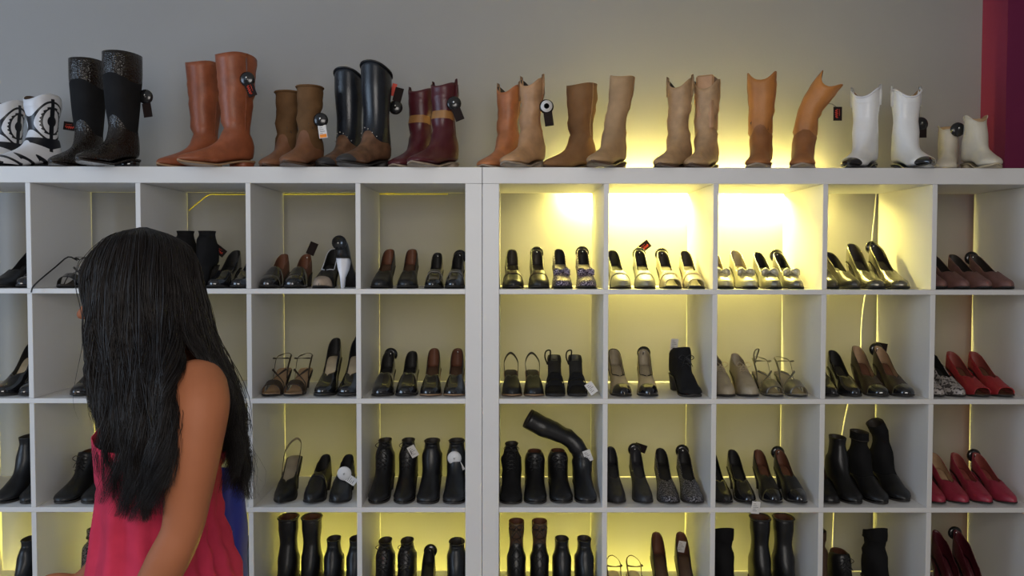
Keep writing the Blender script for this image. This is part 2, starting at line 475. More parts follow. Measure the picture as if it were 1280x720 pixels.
def part(name, v, f, mats, idx=None, sub=None, smooth=True, label=None):
    return dict(name=name, me=mk(name, v, f, mats, idx, smooth), sub=sub or [], label=label)
def shell(name, vf, t, outer, inner, **k):
    v, f, idx = thicken(vf[0], vf[1], t)
    return part(name, v, f, [outer, inner], idx, **k)
def bow_part(ls, t, m, size=1.0, tails=True):
    x, y, z = ls.pt(t, math.pi / 2, .002)
    V = []; Fc = []
    for sg in (-1, 1):
        n = 7; vv = []
        for i in range(n):
            u = i / (n - 1)
            hw = (.004 + .010 * math.sin(math.pi * min(1, u * .8 + .05)) ) * size
            th = (.002 + .0045 * math.sin(math.pi * u)) * size
            cx = sg * (.003 + .025 * u) * size
            for j in range(8):
                a = 2 * math.pi * j / 8
                vv.append((cx, y - .002 - th * math.cos(a) - .004 * u, z + .003 + hw * math.sin(a) - .006 * u * size))
        ff = gridfaces(n, 8, True)
        ff += [tuple(range(8)), tuple((n - 1) * 8 + j for j in reversed(range(8)))]
        if sg > 0: ff = [tuple(reversed(q)) for q in ff]
        V, Fc = merge((V, Fc), (vv, ff))
        if tails:
            V, Fc = merge((V, Fc), tube([(0, y - .004, z), (sg * .012 * size, y - .010, z - .006), (sg * .020 * size, y - .016, z - .014 * size)], .0022, 5))
    kn = ellipsoid((0, y - .005, z + .002), (.006 * size, .006 * size, .006 * size), 8, 6)
    return part('bow', V, Fc, m, sub=[part('bow_knot', *kn, m)])

def finish(parts, ls, kind, look, anchors=None):
    an = dict(heel=(0, ls.L / 2, float(ls.zs(0)) + ls.hc), top=(0, float(ls.y(ls.thr)), float(ls.zs(ls.thr)) + ls.vamp), L=ls.L)
    if anchors: an.update(anchors)
    return dict(parts=parts, an=an, kind=kind, look=look)

def pump(look, upper='black', lining='darklining', insole=None, cap=None, bow=None, bandm=None, piping=None, peep=False, tip=.42, sole='sole',
         sling=False, saddle=None, kind='pump', heelm=None, laces=False, insole_pad=None, **k):
    ls = Last(**k)
    P = []
    t1 = .915 if peep else 1.0
    t0 = .44 if sling else 0.0
    P.append(shell('upper', ls.sheet(t0, t1), .0018, upper, lining))
    P.append(part('insole', *ls.slab(.02, .93, -.0030, .0004, .0022), insole or lining))
    if insole_pad: P.append(part('insole_label', *ls.slab(.10, .26, -.014, .0022, .0028), insole_pad))
    P.append(part('sole', *ls.slab(0, 1, .0012, -ls.ts, 0.0), sole))
    if ls.heel > .006: P.append(part('heel', *ls.heelblock(tip=tip, mid=max(tip, .55)), heelm or (upper if tip < .8 else sole)))
    if cap: P.append(shell('toe_cap', ls.sheet(.79, 1, .0011), .0010, cap, cap))
    if saddle: P.append(shell('vamp_panel', ls.sheet(ls.thr - .02, .80, .0008, full=True), .0010, saddle, saddle))
    if bandm: P.append(shell('vamp_band', ls.sheet(ls.thr + .005, ls.thr + .075, .0022, full=True), .0015, bandm, bandm))
    if piping:
        path = []
        for t in [q for q in S_ALL if .0 <= q <= ls.thr]:
            x, y, z = ls.pt(t, float(ls.kmax(t)) * math.pi / 2, .0012); path.append((x, y, z))
        full = path[::-1] + [(-x, y, z) for x, y, z in path[1:]]
        P.append(part('piping', *tube(full, .0016, 5), piping))
    if bow: P.append(bow_part(ls, ls.thr + .03, bow))
    if sling:
        zt = float(ls.zs(0.02)) + .050
        a = ls.pt(.47, ls.k0 * math.pi / 2 * .9, .001)
        pts = [(a[0], a[1], a[2]), (float(ls.w(.25)) + .002, float(ls.y(.26)), float(ls.zs(.25)) + .040), (float(ls.w(.1)) * .80, float(ls.y(.07)), zt - .002), (float(ls.w(.1)) * .38, float(ls.y(.0)), zt + .007), (0, float(ls.y(-.015)), zt + .010)]
        pts = pts + [(-x, y, z) for x, y, z in reversed(pts[:-1])]
        C = catmull(pts, 22)
        v = []
        for p in C: v += [(p[0], p[1], p[2] - .004), (p[0], p[1], p[2] + .004)]
        P.append(shell('heel_strap', (v, gridfaces(len(C), 2)), .0016, upper, lining))
    if laces: P.append(lace_part([ls.pt(t, math.pi / 2, .0015) for t in np.linspace(ls.thr - .0, ls.thr + .13, 4)], .013, laces))
    if peep:
        a = []
        for sg in (1, -1):
            seq = [ls.pt(t1, r, .0005) for r in np.linspace(.25, math.pi / 2, 6)]
            a += [(sg * x, y, z) for x, y, z in (seq if sg > 0 else seq[::-1][1:])]
        P.append(part('toe_piping', *tube(a, .0015, 5), upper))
    return finish(P, ls, kind, look)
def lace_part(pts, half, m):
    V, Fc = [], []
    for i in range(len(pts) - 1):
        a, b = pts[i], pts[i + 1]
        for sg in (1, -1):
            V, Fc = merge((V, Fc), tube([(sg * half, a[1], a[2] - .003), (0, (a[1] + b[1]) / 2 - .002, (a[2] + b[2]) / 2 + .003), (-sg * half, b[1], b[2] - .003)], .0013, 5))
    a = pts[0]
    for sg in (1, -1):
        V, Fc = merge((V, Fc), tube(catmull([(0, a[1] - .003, a[2] + .003), (sg * .014, a[1] - .010, a[2] + .012), (sg * .026, a[1] - .010, a[2] + .002), (sg * .012, a[1] - .010, a[2] - .006), (0, a[1] - .003, a[2] + .002)], 12), .0013, 5))
        V, Fc = merge((V, Fc), tube(catmull([(0, a[1] - .003, a[2] + .002), (sg * .010, a[1] - .014, a[2] - .008), (sg * .018, a[1] - .022, a[2] - .026)], 7), .0012, 5))
    return part('laces', V, Fc, m)

def sandal(look, strap='black', insole='darklining', sole='sole', ankle=True, cross=True, tip=.35, mule=False, kind='sandal', buckle=None, toeband=(.70, .84), pad=None, loose=False, **k):
    k.setdefault('heel', .06)
    ls = Last(**k)
    P = [part('insole', *ls.slab(.0, 1, -.0008, .0, .0025), insole), part('sole', *ls.slab(0, 1, .0, -ls.ts, 0.0), sole),
         part('heel', *ls.heelblock(tip=tip), sole)]
    if pad: P.append(part('insole_label', *ls.slab(.08, .24, -.012, .0025, .0032), pad))
    P.append(shell('toe_strap', ls.sheet(toeband[0], toeband[1], .001, full=True), .0018, strap, insole))
    if mule: P.append(shell('vamp_strap', ls.sheet(.56, .66, .002, full=True), .0018, strap, insole))
    def ribbon(pts, hw=.0032, n=24, name='strap'):
        C = catmull(pts, n); v = []
        for i, p in enumerate(C):
            t = C[min(i + 1, n - 1)] - C[max(i - 1, 0)]; t /= (np.linalg.norm(t) + 1e-9)
            nrm = np.array([p[0] * 1.2, .0, .02]); b = np.cross(t, nrm); b /= (np.linalg.norm(b) + 1e-9)
            v += [tuple(p - b * hw), tuple(p + b * hw)]
        return shell(name, (v, gridfaces(n, 2)), .0014, strap, strap)
    e = lambda t, z, g=.001: (float(ls.w(t)) + g, float(ls.y(t)), float(ls.zs(t)) + z)
    if cross:
        for sg in (1, -1):
            a = e(.62, .004); b = e(.38, .035)
            P.append(ribbon([(sg * a[0], a[1], a[2]), (sg * a[0] * .7, a[1] + .01, a[2] + .026), (0, float(ls.y(.53)), float(ls.zs(.53)) + .042 + sg * .0016), (-sg * .022, float(ls.y(.44)), float(ls.zs(.44)) + .045), (-sg * b[0], b[1], b[2])], name='cross_strap'))
    if ankle:
        z = .054; q = [e(.38, .004), e(.33, .03), e(.20, z - .006)]
        back = (0, float(ls.y(-.03)), float(ls.zs(0)) + z)
        pts = [q[0], q[1], q[2], (float(ls.w(.06)) * .85, float(ls.y(.03)), float(ls.zs(0)) + z - .004), back]
        pts = pts + [(-x, y, zz) for x, y, zz in reversed(pts[:-1])]
        P.append(ribbon(pts, name='heel_strap'))
        f0 = e(.24, z - .004)
        fr = [(f0[0], f0[1], f0[2]), (.026, float(ls.y(.36)), float(ls.zs(.3)) + z + .008), (0, float(ls.y(.42)), float(ls.zs(.32)) + z + .012)]
        fr = fr + [(-x, y, zz) for x, y, zz in reversed(fr[:-1])]
        P.append(ribbon(fr, .0026, name='ankle_strap'))
    if loose:
        b = e(.30, .052 if ankle else .004)
        P.append(part('loose_strap', *tube(catmull([(-b[0], b[1], b[2]), (-.040, b[1] - .03, b[2] + .012), (-.050, b[1] - .09, b[2] - .02), (-.058, -ls.L / 2 - .004, .03), (-.064, -ls.L / 2 - .040, .006), (-.066, -ls.L / 2 - .048, -.012)] if loose == 'over' else
              [(-b[0], b[1], b[2]), (-.033, b[1] - .01, b[2] + .026), (-.030, b[1] - .015, b[2] + .046), (-.016, b[1] - .01, b[2] + .050), (-.014, b[1] + .008, b[2] + .032), (-b[0] * .85, b[1] + .014, b[2] + .004)], 16), .0026, 5), strap))
    return finish(P, ls, kind, look, dict(heel=(0, ls.L / 2, float(ls.zs(0)) + .055)))

# ------------------------------------------------------------------ boots
def boot(look, Ht=.30, L=.265, heel=.035, shaft='black', foot=None, lining='darklining', sole='sole', toe='almond', cw=.122, lw=.098, dip=0.0, slant=0.0,
         zone=None, zmat=None, topmat=None, ztop=.8, capm=None, bend=None, bend_y=None, laces=None, kind='boot', insert=None, tip=.86, seam=None, flare=0.0,
         vz=.115, vamp_peak=.03, studs=None, zipper=None, pull=False, collar=None, wrinkle=.0, W=.078, nring=34, nth=28, heelm=None, welt=None, inlay=None, ankle_w=.040):
    """toe to -Y; origin below the shaft centre"""
    h = heel; k = (L - .108) / .157; kw = W / .078
    c0 = .058
    hi = Ht > .2
    rings = []
    def add(u, fy, fz, by, bz, w): rings.append((u, fy, fz, by, bz, w))
    ank = .125 + .55 * h
    add(0, c0 + cw / 2 + flare, Ht, c0 - cw / 2 - flare * .6, Ht, lw / 2 + flare * .5)
    if hi:
        add(.10, c0 + cw / 2, Ht * .86, c0 - cw / 2, Ht * .86, lw / 2)
        add(.22, c0 + cw * .47, ank + (Ht - ank) * .52, c0 - cw * .46, ank + (Ht - ank) * .52, lw / 2 * .95)
        add(.33, c0 + cw * .42, ank + (Ht - ank) * .2, c0 - cw * .40, ank + (Ht - ank) * .2, lw / 2 * .86)
        add(.38, c0 + .046, ank, c0 - .045, ank - .02, ankle_w)
    else:
        add(.20, c0 + cw * .46, ank + (Ht - ank) * .5, c0 - cw * .47, ank + (Ht - ank) * .45, lw / 2 * .9)
        add(.36, c0 + .047, ank, c0 - .047, ank - .025, ankle_w)
    q = lambda d: c0 + .05 + (d - .05) * k
    add(.45, q(.058), .097 + .42 * h, c0 - .054, .072 + h, .0375 * kw)
    add(.50, q(.070), .081 + .32 * h, c0 - .058, .036 + h, .0365 * kw)
    add(.54, q(.082), .071 + .25 * h, c0 - .054, .010 + h, .0360 * kw)
    add(.58, q(.095), .064 + .19 * h, c0 - .036, h + .001, .0350 * kw)
    add(.64, q(.111), .057 + .12 * h, q(.008), h * .93, .0335 * kw)
    add(.70, q(.128), .051 + .06 * h, q(.060), h * .45 + .003, .0350 * kw)
    add(.77, q(.147), .045, q(.106), .0055, W / 2 * .97)
    add(.83, q(.163), .039, q(.138), .0050, W / 2)
    tw = {'round': (.95, .72, .40), 'almond': (.86, .58, .28), 'point': (.76, .43, .17), 'square': (.93, .80, .66)}[toe]
    add(.89, q(.180), .033, q(.164), .0060, W / 2 * tw[0])
    add(.945, q(.197), .026, q(.187), .0075, W / 2 * tw[1])
    add(.985, q(.206), .019, q(.201), .0095, W / 2 * tw[2])
    add(1.0, q(.2085), .0145, q(.2080), .0125, .002)
    A = np.array(rings)
    us = np.unique(np.concatenate([np.linspace(0, 1, nring), [.985, .97, .995]]))
    G = [herm(A[:, 0], A[:, i], us) for i in range(1, 6)]
    n = len(us)
    def bendv(p):
        x, y, z = p
        for bd, ax in ((bend, 0), (bend_y, 1)):
            if not bd: continue
            z0 = bd[0][0]
            if z <= z0: continue
            steps = 24; dz = (z - z0) / steps; cx = 0; cz = z0; al = 0
            for i in range(steps):
                zz = z0 + dz * (i + .5)
                al = math.radians(np.interp(zz, [b[0] for b in bd], [b[1] for b in bd]))
                cx += math.sin(al) * dz; cz += math.cos(al) * dz
            al = math.radians(np.interp(z, [b[0] for b in bd], [b[1] for b in bd]))
            if ax == 0: x, z = cx + x * math.cos(al), cz - x * math.sin(al)
            else: y, z = cx + y * math.cos(al), cz - y * math.sin(al)
        return (x, y, z)
    def column(th):
        """position (y, z, x) as functions of a fine u for one angle"""
        c, s_ = math.cos(th), math.sin(th)
        e = .86
        cc = math.copysign(abs(c) ** e, c); ss0 = math.copysign(abs(s_) ** e, s_)
        ft = sstep(.40, .60, uf); tw_ = 1 - sstep(0, .17, uf)
        ss = ss0 * (1 - .28 * ft * c)
        cy = (GF[0] + GF[2]) / 2 + (GF[0] - GF[2]) / 2 * cc
        cz = (GF[1] + GF[3]) / 2 + (GF[1] - GF[3]) / 2 * cc + tw_ * (-dip * abs(c) ** 2.2 + slant * c)
        return cy, cz, GF[4] * ss
    uf = np.linspace(0, 1, 240)
    GF = [herm(A[:, 0], A[:, i], uf) for i in range(1, 6)]
    lims = []                                            # zone limits from the top down: (name of zone above, limit(theta))
    nm = 'shaft' if foot else 'upper'
    if topmat: lims.append(('shaft_top', lambda th: Ht * ztop + .012 * math.cos(2 * th)))
    if zmat:
        if not topmat: lims.append((nm, lambda th: zmat[1]))
        else: lims.append((nm, lambda th: zmat[1] + .004 * math.cos(th)))
        lims.append(('shaft_panel', lambda th: zmat[0] + .004 * math.cos(th)))
    if foot: lims.append((nm, lambda th: vz + .45 * h + vamp_peak * math.cos(th) ** 3))
    zc0 = column(math.pi / 2)[1]
    kb = []
    for nmz, lf in lims:
        ub = float(np.interp(-lf(math.pi / 2), -zc0[:120], uf[:120]))
        kb.append(int(np.argmin(abs(us - ub))))
    for a_ in range(1, len(kb)): kb[a_] = max(kb[a_], kb[a_ - 1] + 1)
    V3 = np.zeros((n, nth, 3)); raw = []
    for j in range(nth):
        th = 2 * math.pi * j / nth
        cy, cz, cx = column(th)
        uu = us.copy()
        if lims:
            tgt = []
            for nmz, lf in lims:
                q = np.argmax(cz <= lf(th)); tgt.append(float(uf[q]) if cz[q] <= lf(th) else .4)
            for a_ in range(1, len(tgt)): tgt[a_] = max(tgt[a_], tgt[a_ - 1] + .01)
            uu = np.interp(us, [0] + [us[i] for i in kb] + [1], [0] + tgt + [1])
        y_ = np.interp(uu, uf, cy); z_ = np.interp(uu, uf, cz); x_ = np.interp(uu, uf, cx)
        if wrinkle:
            for i in range(n):
                if .03 < uu[i] < .52:
                    bell = .55 + 1.6 * math.exp(-((uu[i] - .36) / .09) ** 2)
                    q = wrinkle * bell * mnoise.noise(Vector((x_[i] * 16, y_[i] * 16, z_[i] * 46 + 3.1 * Ht)))
                    x_[i] *= 1 + q * 2.4; y_[i] += q * .06 * (1 if math.cos(th) > 0 else -1)
        V3[:, j, 0] = x_; V3[:, j, 1] = -(y_ - c0); V3[:, j, 2] = z_
    v = V3.reshape(-1, 3)
    f = gridfaces(n, nth, True)
    cap = tuple((n - 1) * nth + j for j in range(nth))
    zones = {}
    order = [z for z, _ in lims]
    for fi, q in enumerate(f):
        i = fi // nth
        z = 'vamp' if foot else nm
        for a_ in range(len(kb)):
            if i < kb[a_]: z = order[a_]; break
        if capm and us[i] > .85: z = 'toe_cap'
        zones.setdefault(z, []).append(q)
    zones['toe_cap' if capm else ('vamp' if foot else nm)].append(cap)
    ms = {nm: shaft, 'vamp': foot, 'shaft_top': topmat, 'shaft_panel': zmat[2] if zmat else None, 'toe_cap': capm}
    P = []
    vb = np.array([bendv(p) for p in v])
    # one closed shell, then split by zone so the seams meet
    vv, F0, idx0 = thicken(vb, [q for qs in zones.values() for q in qs], .0022)
    zl = [z for z, qs in zones.items() for _ in qs]
    wv, wf, keep = weld(vb, [q for qs in zones.values() for q in qs])
    zl = [zl[i] for i in keep]; kf = len(wf)
    fz_ = {}
    rim = {}
    edge2z = {}
    for q, z in zip(F0[:kf], zl):
        for a in range(len(q)): edge2z[frozenset((q[a], q[(a + 1) % len(q)]))] = z
    for i, q in enumerate(F0):
        if i < kf: z = zl[i]
        elif i < 2 * kf: z = zl[i - kf]
        else: z = edge2z[frozenset((q[0], q[1]))]
        fz_.setdefault(z, []).append((q, idx0[i]))
    for z, lst in fz_.items():
        used = sorted({a for q, _ in lst for a in q}); mp = {a: i for i, a in enumerate(used)}
        P.append(part(z, vv[used], [tuple(mp[a] for a in q) for q, _ in lst], [ms[z], lining], [i for _, i in lst]))
    # sole and heel
    pb = [(G[2][i], G[3][i], G[4][i]) for i in range(n) if us[i] >= .53]
    st = [(c0 - .058, h + .0, .012 * kw), (c0 - .055, h, .022 * kw), (c0 - .046, h, .029 * kw), (c0 - .030, h, .032 * kw)] + [(y, z, w_) for y, z, w_ in pb if y > c0 - .02]
    v = []; m_ = len(st)
    th_ = .006
    for dz in (-.0055, .0005):
        for y, z, w_ in st:
            z2 = max(z + dz, .0 if dz < 0 else .004)
            for x in (-1, 0, 1): v.append((x * (w_ * 1.0 + .0015), -(y - c0), z2))
    fs = gridfaces(m_, 3) + [tuple(reversed(q)) for q in gridfaces(m_, 3, False, m_ * 3)]
    kk = m_ * 3
    for i in range(m_ - 1):
        a, b = i * 3, (i + 1) * 3
        fs.append((a + kk, b + kk, b, a)); fs.append((b + 2 + kk, a + 2 + kk, a + 2, b + 2))
    fs += [(1, k_ := kk + 1, kk, 0), (2, kk + 2, kk + 1, 1)]
    e_ = (m_ - 1) * 3
    fs += [(e_, e_ + kk, e_ + 1 + kk, e_ + 1), (e_ + 1, e_ + 1 + kk, e_ + 2 + kk, e_ + 2)]
    P.append(part('sole', v, [tuple(reversed(q)) for q in fs], welt or sole))
    hl = [(-.057, .012 * kw), (-.052, .024 * kw), (-.040, .031 * kw), (-.022, .0335 * kw), (.006, .034 * kw)]
    loop = [(w_, -y) for y, w_ in hl] + [(-w_, -y) for y, w_ in reversed(hl)]
    v = []
    for d, sc in ((0, 1.0), (.5, (1 + tip) / 2), (1, tip)):
        for x, y in loop: v.append((x * sc, .028 + (y - .028) * sc - .004 * d, max(h - .0055, .002) * (1 - d)))
    nl = len(loop)
    fh = gridfaces(3, nl, True) + [tuple(reversed(range(nl))), tuple(2 * nl + j for j in range(nl))]
    P.append(part('heel', v, [tuple(reversed(q)) for q in fh], heelm or sole))
    if laces:
        zt = Ht * .93
        path = []
        for zz in np.linspace(.080 + .3 * h, zt, 6 if Ht > .13 else 4):
            ii = np.argmin(abs(G[1] - zz)); path.append(bendv((0, -(G[0][ii] - c0) - .002, G[1][ii])))
        P.append(lace_part(path[::-1], .016, laces))
    if insert:
        vv2, f2 = [], []
        ins = box_mesh('paper_insert', (-.030, .030, -.036, .036, Ht * .45, Ht + .012), insert, .006)
        P.append(dict(name='paper_insert', me=ins, sub=[], label=None))
    if studs:
        V, Fc = [], []
        for i in range(n):
            pass
        for tq in np.linspace(-.9, .9, 7):
            ii = int(np.argmin(abs(G[1] - (vz + .45 * h + .012)))); 
            fy, by, wd = G[0][ii], G[2][ii], G[4][ii]
            z = vz + .45 * h + vamp_peak * math.cos(tq) ** 3 + .006
            V, Fc = merge((V, Fc), ellipsoid((wd * math.sin(tq) * 1.04, -((fy + by) / 2 - c0) - (fy - by) / 2 * math.cos(tq) * 1.02, z), (.0022,) * 3, 6, 4))
        P.append(part('studs', V, Fc, studs))
    if zipper or seam:
        for j in (nth // 4, nth - nth // 4):
            pts = [vb[i * nth + j] + np.array([math.copysign(.0005, V3[i, j, 0]), 0, 0]) for i in range(n) if us[i] < .42]
            P.append(part('side_seam', *tube(pts, .0014, 5), seam or zipper))
    if pull:
        V = None
        for sg in (1, -1):
            x = sg * (lw / 2 + flare * .5 + .001)
            q = tube([bendv((x, .0, Ht - .055)), bendv((x * 1.04, 0, Ht - .02)), bendv((x * 1.02, 0, Ht + .012)), bendv((x * .93, 0, Ht - .01)), bendv((x * .9, 0, Ht - .04))], .0045, 6)
            P.append(part('pull_strap', q[0], q[1], pull))
    if collar:
        V = tube([bendv((G[4][0] * math.copysign(abs(math.sin(t)) ** .86, math.sin(t)) * 1.03, -((G[0][0] + G[2][0]) / 2 - c0) - (G[0][0] - G[2][0]) / 2 * math.copysign(abs(math.cos(t)) ** .86, math.cos(t)) * 1.02, Ht - dip * abs(math.cos(t)) ** 2.2 + slant * math.cos(t))) for t in np.linspace(0, 2 * math.pi, 25)[:-1]], .0032, 6, True)
        P.append(part('collar_binding', V[0], V[1], collar))
    hp = bendv((0, cw / 2 + .004, Ht - .05)); fp = bendv((0, -cw / 2 - .004, Ht - .05)); sp = bendv((lw / 2 + .003, .01, Ht - .05))
    return dict(parts=P, kind=kind, look=look, an=dict(heel=hp, front=fp, side=sp, top=bendv((0, 0, Ht)), L=L, c0=c0, toe_y=-(.05 + .1585 * k)))

# ------------------------------------------------------------------ tags
def lathe_y(prof, n=20):
    v = []
    for r, y in prof:
        for j in range(n):
            a = 2 * math.pi * j / n; v.append((r * math.cos(a), y, r * math.sin(a)))
    f = gridfaces(len(prof), n, True); f.append(tuple(range(n))); f.append(tuple((len(prof) - 1) * n + j for j in reversed(range(n))))
    v2, f2, _ = weld(v, f)
    return v2, f2
DISC = mk('security_tag', *lathe_y([(.0235, .006), (.024, .002), (.0235, -.001), (.017, -.0045), (.006, -.0065), (.001, -.007)]), 'tagblack')
DISCW = mk('security_tag', *lathe_y([(.0235, .006), (.024, .002), (.0235, -.001), (.017, -.0045), (.006, -.0065), (.001, -.007)]), 'tagwhite')
PIN = mk('pin_head', *ellipsoid((0, 0, 0), (.0032, .0018, .0032), 8, 6), 'pin')
CARD = box_mesh('price_tag', (-.0145, .0145, -.0007, .0007, -.046, 0), 'tagbrown', .0005)
CARDW = box_mesh('price_tag', (-.0135, .0135, -.0005, .0005, -.042, 0), 'tagwhite', .0004)
def strokes():
    V, Fc = [], []
    z = -.008
    rnd = random.Random(3)
    pts = []
    for i in range(22):
        pts.append((-.004 + .0055 * math.sin(i * 1.35) + rnd.uniform(-.001, .001), -.0011, z - i * .0014))
    V, Fc = tube(pts, .0011, 4)
    V, Fc = merge((V, Fc), tube([(.005, -.0011, -.008), (.0055, -.0011, -.030)], .0007, 4))
    return mk('printed_script', V, Fc, 'tagred')
SCRIPT = strokes()
def lines(m_, n=5):
    V, Fc = [], []
    for i in range(n):
        V, Fc = merge((V, Fc), tube([(-.009, -.0008, -.008 - i * .006), (.004 + .004 * ((i * 7) % 3 - 1), -.0008, -.008 - i * .006)], .0007, 4))
    return mk('printed_lines', V, Fc, m_)
LINES = lines('taggrey')
ORANGE = box_mesh('orange_sticker', (-.011, .011, -.0012, -.0005, -.040, -.029), 'tagorange')
def put_disc(o, p, rot=(0, 0, 0), white=False, pin=True):
    d = link('security_tag', DISCW if white else DISC, o, p); d.rotation_euler = rot
    if pin: link('pin_head', PIN, d, (0, -.0075, .004))
    return d
def put_card(o, p, rot=(0, 0, 0), kind='black'):
    c = link('price_tag', CARDW if kind in ('white', 'orange') else CARD, o, p); c.rotation_euler = rot
    if kind == 'red': link('printed_script', SCRIPT, c)
    if kind in ('white', 'orange'): link('printed_lines', LINES, c)
    if kind == 'orange': link('orange_sticker', ORANGE, c)
    return c
def place(st, loc, yaw):
    e = link(st['kind'], None, None, loc); e.rotation_euler = (0, 0, R(yaw))
    for p in st['parts']:
        o = link(p['name'], p['me'], e)
        if p['label']: o['label'] = p['label']
        for q in p['sub']: link(q['name'], q['me'], o)
    return e
# ------------------------------------------------------------------ shoe styles
ST = {}
ST['pump_black'] = pump('black leather pump', 'black', 'blacklining')
ST['pump_black_hi'] = pump('black patent high-heeled pump', 'patent', 'blacklining', 'beigelining', heel=.095, hc=.062, toe='round', ts=.006)
ST['pump_black_tan'] = pump('black tan-lined pump', 'black', 'tanlining', cap='patent', heel=.065)
ST['pump_round'] = pump('glossy round-toed black pump', 'patent', 'blacklining', toe='round', heel=.060, hc=.06, tip=.6)
ST['bootie_tall'] = boot('tall black suede shoe-boot', Ht=.19, L=.215, heel=.075, shaft='blacksuede', cw=.062, lw=.056, tip=.6, W=.066, kind='ankle_boot', ankle_w=.030)
ST['loafer_brown'] = pump('brown and black loafer', 'brownlining', 'brownlining', cap='patent', saddle='patent', thr=.55, heel=.045, tip=.88, hc=.062, vamp=.056, toe='round', kind='loafer')
ST['pump_piping'] = pump('dark pump with white piping', 'black', 'blacklining', piping='silverlining', heel=.07, cap='stone')
ST['pump_silverin'] = pump('backwards black silver-heeled pump', 'black', 'blacklining', heelm='silverlining', heel=.098, hc=.058, W=.060, tip=.25)
ST['pump_bb'] = pump('black brown-lined pump', 'black', 'brownlining', heel=.070, thr=.64, toe='round', insole='solebrown')
ST['loafer_black'] = pump('black patent banded loafer', 'patent', 'blacklining', bandm='pewter', thr=.58, heel=.055, tip=.8, kind='loafer', hc=.058, toe='round', W=.062)
ST['pump_band'] = pump('black banded pump', 'black', 'darklining', bandm='dkbrown', heel=.07, toe='round', tip=.6)
ST['pump_glit'] = pump('black pump with glittery bow', 'glitter', 'blacklining', 'taupe', bow='glitter', heel=.072, toe='round')
ST['pump_grey'] = pump('silvery grey pump', 'greysilver', 'blacklining', heel=.068, bandm='greysilver')
ST['pump_champ'] = pump('champagne open-toed pump', 'champagne', 'darklining', 'taupe', heel=.066, toe='round', bandm='beige', peep=True)
ST['pump_silverbow'] = pump('silver pump with bow', 'silver', 'taupe', bow='silver', heel=.068)
ST['pump_pewterbow'] = pump('pewter pump with bow', 'pewter', 'blacklining', bow='silver', heel=.062, W=.064)
ST['pump_dkpewter'] = pump('dark pewter pump', 'darkpewter', 'blacklining', heel=.062, W=.062)
ST['pump_bronze'] = pump('bronze metallic pump', 'bronze', 'darklining', heel=.085, hc=.062, toe='round', W=.072)
ST['pump_dusty'] = pump('dusty pink pump', 'dusty', 'darklining', heel=.055, W=.066)
ST['sandal_black'] = sandal('glossy black strappy sandal', 'patent', 'darklining', heel=.045, tip=.5)
ST['sandal_black_loose'] = sandal('black sandal with dangling strap', 'patent', 'darklining', heel=.045, tip=.5, loose='over')
ST['sandal_brown'] = sandal('dark brown slingback sandal', 'dkbrown', 'tanlining', heel=.060, toe='round', W=.066)
ST['pump_nude'] = pump('black patent beige-lined pump', 'patent', 'blacklining', 'beigelining', heel=.098, hc=.064, toe='round', ts=.008, W=.070)
ST['pump_nude2'] = pump('black-toed tan pump', 'tanlining', 'tanlining', cap='patent', saddle='black', heel=.070, toe='round')
ST['pump_shiny'] = pump('shiny round-toed black pump', 'patent', 'blacklining', heel=.060, hc=.06, toe='round', thr=.58, W=.072, vamp=.056, tip=.6)
ST['pump_shinyb'] = pump('shiny black brown-lined pump', 'patent', 'brownlining', heel=.066, hc=.064, toe='round', thr=.60, W=.072, tip=.6, sole='soletan', insole='solebrown')
ST['sling_black'] = pump('black slingback', 'black', 'darklining', 'darklining', sling=True, heel=.055, toe='round', kind='slingback_shoe', sole='soletan', W=.066, vamp=.054)
ST['mule_black'] = sandal('black strappy mule', 'blacksuede', 'blacklining', mule=True, cross=False, ankle=False, heel=.108, toe='round', W=.066, pad='taggrey', kind='mule', loose='up')
ST['spectator'] = pump('beige black-toed pump', 'beige', 'taupe', cap='patent', heel=.072, piping='black', toe='almond')
ST['bootie_blk'] = boot('black suede shoe', Ht=.13, L=.21, heel=.055, shaft='blacksuede', cw=.070, lw=.050, W=.070, laces='black', kind='ankle_boot', toe='round', ankle_w=.029)
ST['oxford'] = pump('taupe lace-up heel', 'taupe', 'taupe', laces='beige', thr=.50, heel=.058, hc=.056, hw=.046, vamp=.066, toe='round', tip=.55, kind='lace_up_shoe')
ST['sandal_silver'] = sandal('pewter ankle-strap sandal', 'pewter', 'taupe', heel=.050, toe='round', sole='darkpewter', W=.066, toeband=(.68, .90))
ST['sandal_silver_l'] = sandal('pewter sandal with loose strap', 'pewter', 'taupe', heel=.050, toe='round', sole='darkpewter', W=.066, toeband=(.68, .90), loose='up')
ST['pump_tanin'] = pump('dark brown tan-lined pump', 'dkbrown', 'tanlining', heel=.080, hc=.060, cap='patent', toe='round', insole='brownlining')
ST['pump_speck'] = pump('grey speckled pump', 'speckle', 'blacklining', heel=.065, W=.064)
ST['pump_red'] = pump('red peep-toe pump', 'red', 'coral', heel=.066, toe='round', peep=True, W=.070, insole='brownlining')
ST['lace_black'] = boot('black lace-up shoe', Ht=.125, L=.255, heel=.025, shaft='black', laces='black', cw=.082, lw=.050, W=.074, kind='lace_up_shoe', lining='brownlining', toe='round', ankle_w=.029)
ST['ankle_black'] = boot('black ankle boot', Ht=.19, L=.235, heel=.040, shaft='black', cw=.090, lw=.050, W=.070, kind='ankle_boot', ankle_w=.027)
ST['ankle_lace'] = boot('black lace-up ankle boot', Ht=.175, L=.245, heel=.050, shaft='black', laces='black', cw=.080, lw=.046, W=.068, kind='ankle_boot', toe='almond', ankle_w=.027)
ST['ankle_zip'] = boot('black plain ankle boot', Ht=.175, L=.235, heel=.055, shaft='black', seam='charcoal', cw=.084, lw=.052, W=.072, kind='ankle_boot', toe='round', ankle_w=.027, flare=.003)
